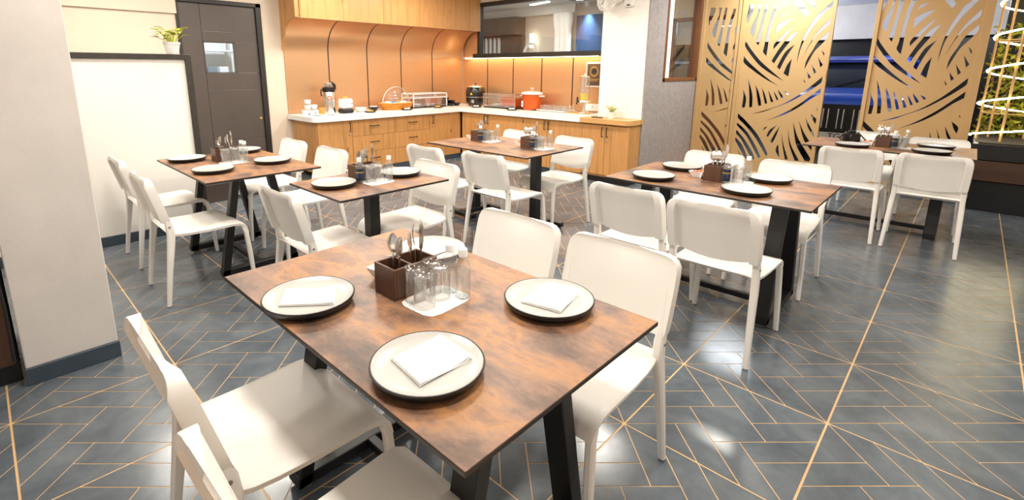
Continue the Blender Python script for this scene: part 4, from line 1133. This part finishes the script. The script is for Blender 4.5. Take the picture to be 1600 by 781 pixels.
# ================================================================== cars in the parking area
def car(loc, rz, paint, label, plate=None):
    c = thing('car', label, 'car', loc, rz)
    def ring(y, zb, zt, hw):
        p = [(-hw + .06, zb), (hw - .06, zb), (hw, zb + .15), (hw, zt - .16), (hw - .05, zt - .04), (hw - .18, zt), (-hw + .18, zt), (-hw + .05, zt - .04), (-hw, zt - .16), (-hw, zb + .15)]
        return [(x, y, z) for x, z in p]
    mb = MB(); mb.loft([ring(*a) for a in ((.0, .32, .98, .74), (.06, .27, 1.04, .82), (.30, .25, 1.09, .88), (.75, .25, 1.13, .90), (1.15, .25, 1.17, .91), (2.4, .25, 1.15, .91), (3.9, .27, 1.13, .90), (4.2, .35, 1.05, .84))])
    mb.build('body', paint, c, smooth=40)
    cab = [(1.05, 1.14, .80), (1.72, 1.62, .66), (2.2, 1.68, .66), (3.5, 1.66, .66), (4.0, 1.12, .80)]
    mb = MB(); mb.loft([[(-w, y, 1.10), (w, y, 1.10), (w * .98, y, z), (-w * .98, y, z)] for y, z, w in cab]); mb.build('windows', 'carglass', c, smooth=30)
    mb = MB(); mb.loft([[(-.66, y, z), (.66, y, z), (.60, y, z + .05), (-.60, y, z + .05)] for y, z in ((1.66, 1.60), (2.2, 1.675), (3.5, 1.655), (3.66, 1.56))])
    for sx in (-1, 1):
        mb.tube([(sx * .81, 1.02, 1.13), (sx * .66, 1.70, 1.62)], .032, 6); mb.tube([(sx * .68, 2.5, 1.12), (sx * .665, 2.5, 1.66)], .03, 6); mb.tube([(sx * .80, 4.0, 1.12), (sx * .66, 3.55, 1.64)], .04, 6)
    mb.build('roof', paint, c, smooth=40)
    g = MB().box(-.60, .60, -.03, .06, .44, .93, .02).build('grille', 'black', c)
    mb = MB()
    for x in (-.30, -.10, .10, .30):
        mb.tube([(x - .035, -.04, .55), (x - .035, -.045, .86), (x + .035, -.045, .86), (x + .035, -.04, .55)], .012, 6)
    mb.build('chrome_bar', 'steel', g)
    b = MB().box(-.84, .84, -.10, .10, .26, .50, .04).build('bumper', 'black', c)
    for sx in (-1, 1):
        mb = MB(); mb.box(sx * .62 - .14, sx * .62 + .14, -.01, .12, .76, .93, .03); mb.build('headlight', 'steel', c)
        mb = MB(); mb.box(sx * .94 - .09, sx * .94 + .09, 1.20, 1.36, 1.10, 1.25, .03); mb.build('wing_mirror', paint, c)
        for y in (.85, 3.35):
            mb = MB(); mb.lathe([(.18, -.10), (.33, -.10), (.35, -.07), (.35, .07), (.33, .10), (.18, .10)], 24); mb.xform(Matrix.Translation((sx * .82, y, .35)) @ Matrix.Rotation(pi / 2, 4, 'Y')); w = mb.build('wheel', 'tyre', c)
            mb = MB(); mb.lathe([(0, -.09), (.18, -.08), (.19, 0), (.18, .08), (0, .09)], 18); mb.xform(Matrix.Translation((sx * .83, y, .35)) @ Matrix.Rotation(pi / 2, 4, 'Y')); mb.build('rim', 'steel', w)
    for sx in (-.25, .25):
        mb = MB(); mb.tube([(sx - .05, 1.04, 1.15), (sx + .45, 1.30, 1.34)], .008, 5); mb.build('wiper', 'black', c)
    if plate:
        p = MB().box(-.25, .25, -.125, -.105, .37, .49, .006).build('number_plate', 'plateno', c)
        tc = bpy.data.curves.new('letters', 'FONT'); tc.body = plate; tc.size = .13; tc.align_x = 'CENTER'; tc.align_y = 'CENTER'; tc.extrude = .002
        to = bpy.data.objects.new('tmp', tc); COL.objects.link(to); bpy.context.view_layer.update()
        me = bpy.data.meshes.new_from_object(to.evaluated_get(bpy.context.evaluated_depsgraph_get()))
        bpy.data.objects.remove(to); bpy.data.curves.remove(tc)
        me.transform(Matrix.Translation((.06, -.128, .43)) @ Matrix.Rotation(pi / 2, 4, 'X')); me.name = 'letters'
        me.materials.clear(); me.materials.append(MT['label'])
        lo = bpy.data.objects.new('letters', me); COL.objects.link(lo); lo.parent = p
    return c
car((-.72, 7.98, -.02), 0, 'blue', 'blue car facing us beyond the gap between the gold screens', 'TG')
car((-3.35, 8.75, -.02), .25, 'silver', 'silver car seen through the grey wall window and brown framed opening')

# ================================================================== things on the counters
CZ = .83
XC = -5.5
def put(mb, name, mat, loc, label, cat, group=None, rz=0, smooth=50):
    return tag(mb.build(name, mat, None, loc, (0, 0, rz), smooth), label, cat, group)
# stacked white cups
cup = MB().lathe([(0, 0), (.026, 0), (.039, .012), (.044, .046), (.045, .066), (.0425, .066), (.041, .046), (.036, .014), (0, .006)], 20)
cups = [(-5.52, 1.41, 0), (-5.52, 1.50, 0), (-5.52, 1.59, 0), (-5.60, 1.44, 0), (-5.60, 1.53, 0), (-5.54, 1.45, .068), (-5.54, 1.545, .068), (-5.55, 1.46, .136)]
c1 = put(cup, 'cup', 'white', (cups[0][0], cups[0][1], CZ), 'white cup stacked in a small pyramid at the counter end', 'cup', 'stacked white cups')
for x, y, z in cups[1:]:
    o = c1.copy(); COL.objects.link(o); o.location = (x, y, CZ + z)
sc = MB().lathe([(0, .004), (.03, .0), (.045, .004), (.068, .012), (.068, .015), (.045, .008), (0, .007)], 24)
put(sc, 'saucer', 'white', (-5.37, 1.50, CZ), 'white saucer in front of the cup pyramid', 'saucer')
put(sc, 'saucer', 'white', (-5.36, 1.70, CZ), 'white saucer under the upturned cup before the steel flask', 'saucer')
uc = MB().lathe([(.040, 0), (.039, .02), (.034, .045), (.022, .055), (0, .056)], 20)
put(uc, 'cup', 'white', (-5.36, 1.70, CZ + .0151), 'white cup turned over on a saucer before the steel flask', 'cup')
put(MB().lathe([(0, 0), (.033, 0), (.036, .10), (.034, .10), (.031, .004), (0, .004)], 18), 'tumbler', 'wicker', (-5.46, 1.61, CZ), 'honey coloured beaker beside the white cup pyramid', 'beaker')
# vacuum flask
af = thing('vacuum_flask', 'tall steel pump flask with black collar and orange badge', 'flask', (-5.6, 1.81, CZ))
MB().lathe([(0, 0), (.085, 0), (.088, .012), (.088, .28), (.08, .30), (0, .30)], 28).build('body', 'steel', af)
MB().lathe([(0, .30), (.086, .30), (.088, .31), (.084, .36), (.06, .365), (0, .365)], 28).build('collar', 'black', af)
MB().lathe([(0, .365), (.055, .365), (.057, .37), (.055, .42), (.02, .43), (0, .43)], 24).build('lid', 'steel', af)
MB().tube([(.0, -.085, .34), (.0, -.115, .33), (0, -.118, .27), (0, -.108, .24)], .009, 8).build('strap', 'black', af)
MB().tube([(0, .02, .43), (.01, .05, .425), (.015, .085, .39), (.015, .09, .33)], [.012, .016, .02, .018], 8).build('handle', 'black', af)
mb = MB(); cc = [(.089, 0, 0)]
for k in range(24):
    a = 2 * pi * k / 24; yy, zz = .030 * cos(a), .030 * sin(a)
    cc.append((.0885, yy, zz))
ring = [[(sqrt(max(0, .0895 ** 2 - (r * cos(2 * pi * k / 24)) ** 2)) , r * cos(2 * pi * k / 24), .215 + r * sin(2 * pi * k / 24)) for k in range(24)] for r in (.018, .030)]
mb.loft([[q for q in ring[0]], [q for q in ring[1]]], cap=False)
mb.xform(Matrix.Rotation(radians(-25), 4, 'Z')); mb.build('badge', 'red', af, smooth=0)
# toaster
to = thing('toaster', 'white toaster with a black base and toast sticking out', 'toaster', (-5.46, 1.985, CZ))
MB().lathe([(0, 0), (.078, 0), (.088, .012), (.09, .055), (0, .055)], 4).build('base', 'black', to).scale = (1, 1, 1)
for ch in list(to.children): bpy.data.objects.remove(ch)
MB().box(-.075, .075, -.092, .092, 0, .065, .02).build('base', 'black', to)
MB().box(-.07, .07, -.088, .088, .065, .205, .025).build('shell', 'white', to)
MB().box(-.022, .022, -.065, .065, .200, .207).build('slot', 'black', to, smooth=0)
MB().box(.070, .082, .045, .06, .12, .15, .003).build('lever', 'steel', to)
for k in range(2): put(MB().box(-.007, .007, -.05, .04, 0, .10, .004), 'toast_slice', 'bread', (-5.475 + .03 * k, 1.985, CZ + .13), 'toast slice sticking out of the white toaster', 'toast', 'toast in the toaster')
# bowls and plates
def bowl(r, h): return MB().lathe([(0, 0), (r * .45, 0), (r * .8, h * .35), (r, h), (r * .96, h), (r * .75, h * .38), (0, h * .1)], 28)
put(bowl(.085, .062), 'bowl', 'white', (-5.52, 2.265, CZ), 'white bowl beside the toaster', 'bowl')
put(bowl(.075, .06), 'bowl', 'platerim', (-5.58, 2.525, CZ), 'dark bowl before the second copper seam, next to the bread basket', 'bowl')
put(MB().lathe([(0, .045), (.058, .05), (.066, .056), (.05, .064), (0, .066)], 18), 'bread_crumb_heap', 'paper', (-5.58, 2.525, CZ), 'white filling heaped in the dark bowl', 'food')
small = MB().lathe([(0, 0), (.05, 0), (.085, .012), (.088, .016), (.085, .018), (.05, .008), (0, .007)], 28)
spots = [(-5.33, 2.30, 'small dark plate before the white and dark bowls', 'bread'), (-5.30, 2.94, 'small dark plate in front of the bread basket', 'paper'), (-5.33, 3.585, 'small dark plate in front of the steel and acrylic buffet box', 'bread'),
         (-4.96, 4.10, 'small dark plate in front of the soup kettle', 'paper'), (-4.17, 4.08, 'small dark plate in front of the orange buffet box', 'paper')]
s0 = None
for x, y, lab, f in spots:
    if s0 is None: o = s0 = small.build('small_plate', 'platerim', None, smooth=60)
    else: o = s0.copy(); COL.objects.link(o)
    o.location = (x, y, CZ); tag(o, lab, 'plate', 'small dark plates on the counter')
    mb = MB()
    for k in range(4): mb.lathe([(0, 0), (.022, .004), (.024, .012), (.012, .022), (0, .024)], 10, (.03 * cos(k * 1.6), .03 * sin(k * 1.6), .008))
    tag(mb.build('snack', f, None, (x, y, CZ)), 'small snack pieces on the plate: ' + lab.replace('small dark plate ', ''), 'food')
# bread basket with dome
bk = thing('bread_basket', 'honey wicker bread basket with a clear dome lid', 'basket', (-5.52, 2.90, CZ))
mb = MB(); n = 40
for k in range(7):
    r = .20 + .008 * k; mb.tube([(r * .72 * cos(2 * pi * j / n), r * 1.18 * sin(2 * pi * j / n), (.008 + k * .0165) + .003 * (j % 2) * (1 if k % 2 else -1)) for j in range(n)], .0075, 6, closed=True)
mb.build('weave', 'wicker', bk)
mb = MB(); mb.lathe([(0, 0), (.19, 0), (.24, .105), (.235, .105), (.185, .006), (0, .006)], 36); mb.v = [(x * .72, y * 1.18 * .98, z) for x, y, z in mb.v]; mb.build('bowl', 'wicker', bk)
mb = MB(); mb.lathe([(.225 * cos(radians(a)), .11 + .235 * sin(radians(a))) for a in range(0, 90, 6)] + [(0, .345)], 36, cap=False); mb.v = [(x * .72, y * 1.1, z) for x, y, z in mb.v]; mb.build('dome_lid', 'acryl', bk, smooth=60)
mb = MB(); mb.tube([(.225 * .73 * cos(2 * pi * k / 40), .225 * 1.11 * sin(2 * pi * k / 40), .11) for k in range(40)], .005, 6, closed=True); mb.tube([(.0, -.247 * cos(radians(a)), .11 + .235 * sin(radians(a))) for a in range(0, 181, 9)], .004, 6); mb.build('lid_rim', 'white', bk)
for k, (dx, dy, mm) in enumerate(((-.02, -.14, 'white'), (.03, -.07, 'bluewrap'), (.0, .03, 'bread'), (.03, .11, 'paper'), (-.05, .10, 'bread'))):
    put(MB().box(-.05, .05, -.045, .045, 0, .055, .018), 'wrapped_roll', mm, (-5.52 + dx, 2.90 + dy, CZ + .075), ['white wrapped roll in the basket, end nearest the bowls', 'blue wrapped roll in the bread basket', 'brown bread roll in the middle of the basket', 'white wrapped roll in the basket, end nearest the corner', 'brown bread roll at the back of the basket'][k], 'bread roll', None, .3 * k)
# clear buffet boxes
def buffet(label, loc, rz, L, D, H, frame, inner_mat):
    b = thing('buffet_display_box', label, 'display box', loc, rz)
    mb = MB(); mb.box(-D / 2, D / 2, -L / 2, L / 2, 0, .02, .004); mb.build('tray', 'black', b)
    mb = MB()
    for sx in (-1, 1):
        for sy in (-1, 1): mb.box(sx * D / 2 - .006, sx * D / 2 + .006, sy * L / 2 - .006, sy * L / 2 + .006, .02, H)
        for z in (H, H * .72): mb.box(sx * D / 2 - .006, sx * D / 2 + .006, -L / 2, L / 2, z - .006, z + .006)
    for sy in (-1, 1):
        for z in (H, H * .72): mb.box(-D / 2, D / 2, sy * L / 2 - .006, sy * L / 2 + .006, z - .006, z + .006)
    mb.build('frame', frame, b, smooth=0)
    mb = MB()
    for sx in (-1, 1): mb.box(sx * D / 2 - .001, sx * D / 2 + .001, -L / 2, L / 2, .02, H)
    mb.box(-D / 2, D / 2, -L / 2, L / 2, H - .001, H + .001); mb.build('clear_panel', 'acryl', b, smooth=0)
    mb = MB(); mb.box(-D * .3, -D * .1, L * .05, L * .42, .02, H * .66, .004); mb.build('inner_panel', inner_mat, b)
    for k in range(2):
        mb = MB(); mb.lathe([(0, 0), (.05, 0), (.075, .035), (.07, .035), (.048, .005), (0, .005)], 20, (.02, -L * .25 + k * L * .42, .021)); mb.build('dish', 'white', b)
    return b
buffet('clear acrylic buffet box with white frame on the left counter', (-5.60, 3.535, CZ), 0, .70, .30, .225, 'white', 'orange')
bx = buffet('clear buffet box with an orange half beside the soup kettle', (-4.54, 4.33, CZ), -pi / 2, .68, .28, .225, 'steel', 'orange')
MB().box(.08, .10, .02, .30, .05, .19, .003).build('orange_panel', 'orange', bx)
gb = thing('glass_goblet', 'fluted clear goblet standing before the acrylic buffet box', 'goblet', (-5.36, 3.40, CZ))
mb = MB()
rings = []
for r, z in ((.0, .0), (.035, .0), (.036, .004), (.010, .012), (.009, .03), (.03, .045), (.042, .07), (.045, .15), (.043, .15), (.040, .07), (.0, .05)):
    rings.append([(r * (1 + .05 * (k % 2)) * cos(2 * pi * k / 24), r * (1 + .05 * (k % 2)) * sin(2 * pi * k / 24), z) for k in range(24)])
mb.loft(rings); mb.build('glass_body', 'glass', gb)
# stacked black bowls
bb = bowl(.062, .048); b0 = None
for x, y, z in [(-5.60, 3.97, 0), (-5.60, 4.09, 0), (-5.50, 4.03, 0), (-5.50, 4.16, 0), (-5.60, 3.97, .045), (-5.60, 4.09, .045), (-5.50, 4.05, .045), (-5.60, 3.99, .09)]:
    if b0 is None: o = b0 = bb.build('bowl', 'platerim', None, smooth=50)
    else: o = b0.copy(); COL.objects.link(o)
    o.location = (x, y, CZ + z); tag(o, 'small black bowl in the stacks near the copper corner', 'bowl', 'stacked black bowls')
# soup kettle
sk = thing('soup_kettle', 'black round soup kettle with a warning triangle in the copper corner', 'soup kettle', (-5.24, 4.36, CZ))
MB().lathe([(0, .02), (.12, .02), (.155, .05), (.165, .10), (.168, .145), (0, .145)], 36).build('base', 'kettle', sk)
MB().lathe([(.168, .145), (.172, .148), (.172, .158), (.168, .16)], 36).build('band', 'steel', sk)
MB().lathe([(0, .16), (.166, .16), (.168, .22), (.158, .29), (.135, .315), (0, .315)], 36).build('pot', 'kettle', sk)
ld = MB().lathe([(0, .315), (.13, .315), (.125, .335), (.06, .35), (0, .352)], 36).build('lid', 'steel', sk)
MB().lathe([(0, .35), (.012, .35), (.018, .372), (.010, .378), (0, .378)], 12).build('knob', 'black', ld)
mb = MB(); mb.lathe([(.03, 0), (.03, .012), (.02, .02), (0, .02)], 16); mb.xform(Matrix.Rotation(radians(-62), 4, 'Z') @ Matrix.Translation((.150, 0, .085)) @ Matrix.Rotation(pi / 2, 4, 'Y')); mb.build('dial', 'steel', sk)
mb = MB(); mb.add([(.169, -.024, .19), (.169, .024, .19), (.168, 0, .235), (.164, -.024, .19), (.164, .024, .19), (.163, 0, .235)], [(0, 1, 2), (3, 5, 4), (0, 3, 4, 1), (1, 4, 5, 2), (2, 5, 3, 0)]); mb.xform(Matrix.Rotation(radians(-70), 4, 'Z')); mb.build('warning_triangle', 'yellow', sk, smooth=0)
for a in range(3):
    MB().lathe([(0, 0), (.014, 0), (.016, .03), (0, .03)], 10, (.10 * cos(a * 2.1), .10 * sin(a * 2.1), 0)).build('foot', 'black', sk)
# orange cooker
rc = thing('slow_cooker', 'large orange oval cooker with a glass lid and white tag', 'cooker', (-4.005, 4.36, CZ))
def oval(mb, kx, ky): mb.v = [(x * kx, y * ky, z) for x, y, z in mb.v]; return mb
oval(MB().lathe([(0, 0), (.135, 0), (.155, .015), (.165, .06), (.165, .24), (0, .24)], 36), 1, .8).build('pot', 'orange', rc)
oval(MB().lathe([(.17, .238), (.178, .243), (.178, .262), (.168, .268), (.15, .262), (.15, .238)], 36, cap=False), 1, .8).build('rim', 'white', rc)
ld = oval(MB().lathe([(.165, .266), (.13, .285), (.06, .298), (0, .30)], 36, cap=False), 1, .8).build('lid', 'glass', rc)
MB().lathe([(.014, .298), (.012, .312), (.030, .325), (.030, .335), (0, .338)], 16).build('knob', 'white', ld)
for sx in (-1, 1): MB().box(sx * .19 - .03, sx * .19 + .03, -.04, .04, .205, .225, .008).build('handle', 'white', rc)
tg = MB().box(-.028, .028, -.004, 0, 0, .085, .002).build('tag', 'white', rc, (-.085, -.128, .05), (0, 0, -.35))
MB().box(-.018, .018, -.006, -.004, .035, .05).build('tag_print', 'labelblue', tg, smooth=0)
MB().box(-.15, .15, -.10, .10, .002, .012, .004).build('base_ring', 'black', rc)
# tray of glasses
tr = thing('glass_tray', 'clear shallow tray full of small upturned glasses', 'tray', (-3.56, 4.37, CZ))
mb = MB(); mb.box(-.25, .25, -.14, .14, 0, .008, .003); mb.build('tray_bottom', 'acryl', tr)
mb = MB(); mb.tube([(-.25, -.14, .02), (.25, -.14, .02), (.25, .14, .02), (-.25, .14, .02)], .007, 6, closed=True); mb.build('rim', 'white', tr)
ug = MB().lathe([(.031, 0), (.029, .072), (.025, .084), (0, .085), (0, .076), (.022, .074), (.027, .068), (.029, 0)], 16, cap=False); u0 = None
tg_ = MB().lathe([(0, 0), (.028, 0), (.034, .10), (.032, .10), (.026, .012), (0, .012)], 18)
for i in range(6):
    for j in range(3):
        if u0 is None: o = u0 = ug.build('small_glass', 'glass', None, smooth=60)
        else: o = u0.copy(); COL.objects.link(o)
        o.location = (-3.56 - .20 + i * .08, 4.29 + j * .078, CZ + .0085); tag(o, 'small upturned glass standing on the clear tray', 'glass', 'small glasses on the tray')
t0 = None
for k, x in enumerate((-3.72, -3.55, -3.36)):
    if t0 is None: o = t0 = tg_.build('drinking_glass', 'glass', None, smooth=60)
    else: o = t0.copy(); COL.objects.link(o)
    o.location = (x, 4.53, CZ); tag(o, ['tall drinking glass behind the tray, next to the orange cooker', 'tall drinking glass behind the middle of the tray', 'tall drinking glass behind the tray, next to the dispenser'][k], 'glass', 'tall glasses behind the tray')
# juice dispenser
jd = thing('juice_dispenser', 'tall clear juice dispenser with a yellow band and steel stand', 'dispenser', (-3.08, 4.38, CZ))
MB().lathe([(0, 0), (.085, 0), (.085, .012), (.05, .022), (0, .022)], 28).build('base', 'steel', jd)
MB().lathe([(0, .02), (.022, .02), (.022, .16), (0, .16)], 16).build('stem', 'steel', jd)
MB().lathe([(0, .155), (.074, .155), (.076, .17), (.072, .178), (0, .178)], 28).build('collar', 'white', jd)
MB().lathe([(.071, .178), (.072, .50), (.070, .50), (.069, .18)], 28, cap=False).build('cylinder', 'acryl', jd)
MB().lathe([(0, .18), (.067, .18), (.067, .275), (0, .275)], 26).build('juice', 'juice', jd)
MB().lathe([(0, .18), (.012, .18), (.012, .49), (0, .49)], 12).build('ice_tube', 'steel', jd)
ld = MB().lathe([(0, .50), (.074, .50), (.074, .512), (.03, .525), (0, .527)], 26).build('lid', 'steel', jd)
MB().lathe([(0, .525), (.008, .525), (.012, .55), (0, .556)], 12).build('knob', 'white', ld)
mb = MB(); mb.tube([(-.03, -.05, .165), (-.055, -.085, .165), (-.06, -.095, .15), (-.06, -.095, .125)], .011, 8); mb.tube([(-.055, -.088, .17), (-.055, -.088, .215), (-.058, -.095, .225)], .012, 8); mb.build('tap', 'black', jd)
put(MB().box(-.20, .17, -.10, .08, 0, .006, .002), 'serving_mat', 'wicker', (-3.12, 4.40, CZ), 'thin tan mat under the juice dispenser', 'mat')
jd.location.z = CZ + .0062
put(MB().box(-.075, .075, -.02, .02, 0, .012, .004), 'remote_control', 'black', (-2.62, 3.99, .826), 'thin black remote lying on the oak worktop end', 'remote', None, .1)
# potted plants
def pot_plant(label, loc, pr, ph, n, spread, leafL, seed, tall=1.0):
    p = thing('potted_plant', label, 'plant', loc)
    MB().lathe([(0, 0), (pr * .72, 0), (pr * .98, ph * .82), (pr * 1.06, ph * .83), (pr * 1.08, ph), (pr * .98, ph), (pr * .9, ph * .84), (0, ph * .84)], 24).build('pot', 'white', p)
    MB().lathe([(0, ph * .80), (pr * .88, ph * .82), (pr * .88, ph * .86), (0, ph * .88)], 18).build('soil', 'soil', p)
    rr = random.Random(seed); st = MB()
    for k in range(n):
        a = rr.uniform(0, 2 * pi); r = spread * sqrt(rr.random()); z = ph + tall * (.25 + .75 * rr.random()) * (spread * 1.1)
        tip = Vector((r * cos(a), r * sin(a), z))
        st.tube([(tip.x * .2, tip.y * .2, ph * .85), (tip.x * .6, tip.y * .6, (ph + z) / 2), tuple(tip)], .0018, 5)
        d = (Vector((cos(a), sin(a), rr.uniform(-.1, .5)))).normalized(); s_ = d.cross(Vector((0, 0, 1))).normalized(); up_ = s_.cross(d)
        L = leafL * rr.uniform(.8, 1.2); rows = []
        for t, w_ in ((0, .08), (.25, .40), (.5, .48), (.78, .3), (1, .02)):
            c_ = tip + d * (L * t) - up_ * (.18 * L * t * t)
            rows.append([tuple(c_ - s_ * (L * w_) + up_ * .003), tuple(c_), tuple(c_ + s_ * (L * w_) + up_ * .003)])
        mb = MB(); mb.loft(rows, closed=False, cap=False)
        mb.build('leaf', 'leaf', p, smooth=60)
    st.build('stem', 'leaf', p)
    return p
pot_plant('white pot of yellow-green leaves standing on the half-wall end', (-4.115, -.445, 1.56), .062, .10, 34, .11, .055, 5)
pot_plant('small white pot of bright leaves on the oak worktop end', (-2.45, 4.05, .826), .052, .085, 24, .065, .04, 8, 1.0)
# ================================================================== ceiling lamps (outside the picture, they light the room; the last is added for the half-wall)
cl = thing('ceiling_lamp', 'square flat lamp on the dining room ceiling', 'lamp', (LAMPS[0][0], LAMPS[0][1], CEIL), 0, 'flat ceiling lamps')
mb = MB(); mb.box(-.17, .17, -.17, .17, -.02, 0, .004); mb.build('housing', 'white', cl)
MB().box(-.15, .15, -.15, .15, -.0215, -.0202).build('diffuser', 'lampface', cl, smooth=0)
for x, y in LAMPS[1:]: dup(cl, (x, y, CEIL), 0)
ep_ = thing('entrance_ceiling_panel', 'larger cool white ceiling panel near the gold screens', 'lamp', (-1.08, 5.2, CEIL))
MB().box(-.32, .32, -.32, .32, -.02, 0, .004).build('housing', 'white', ep_)
MB().box(-.30, .30, -.30, .30, -.0215, -.0202).build('diffuser', 'coolface', ep_, smooth=0)
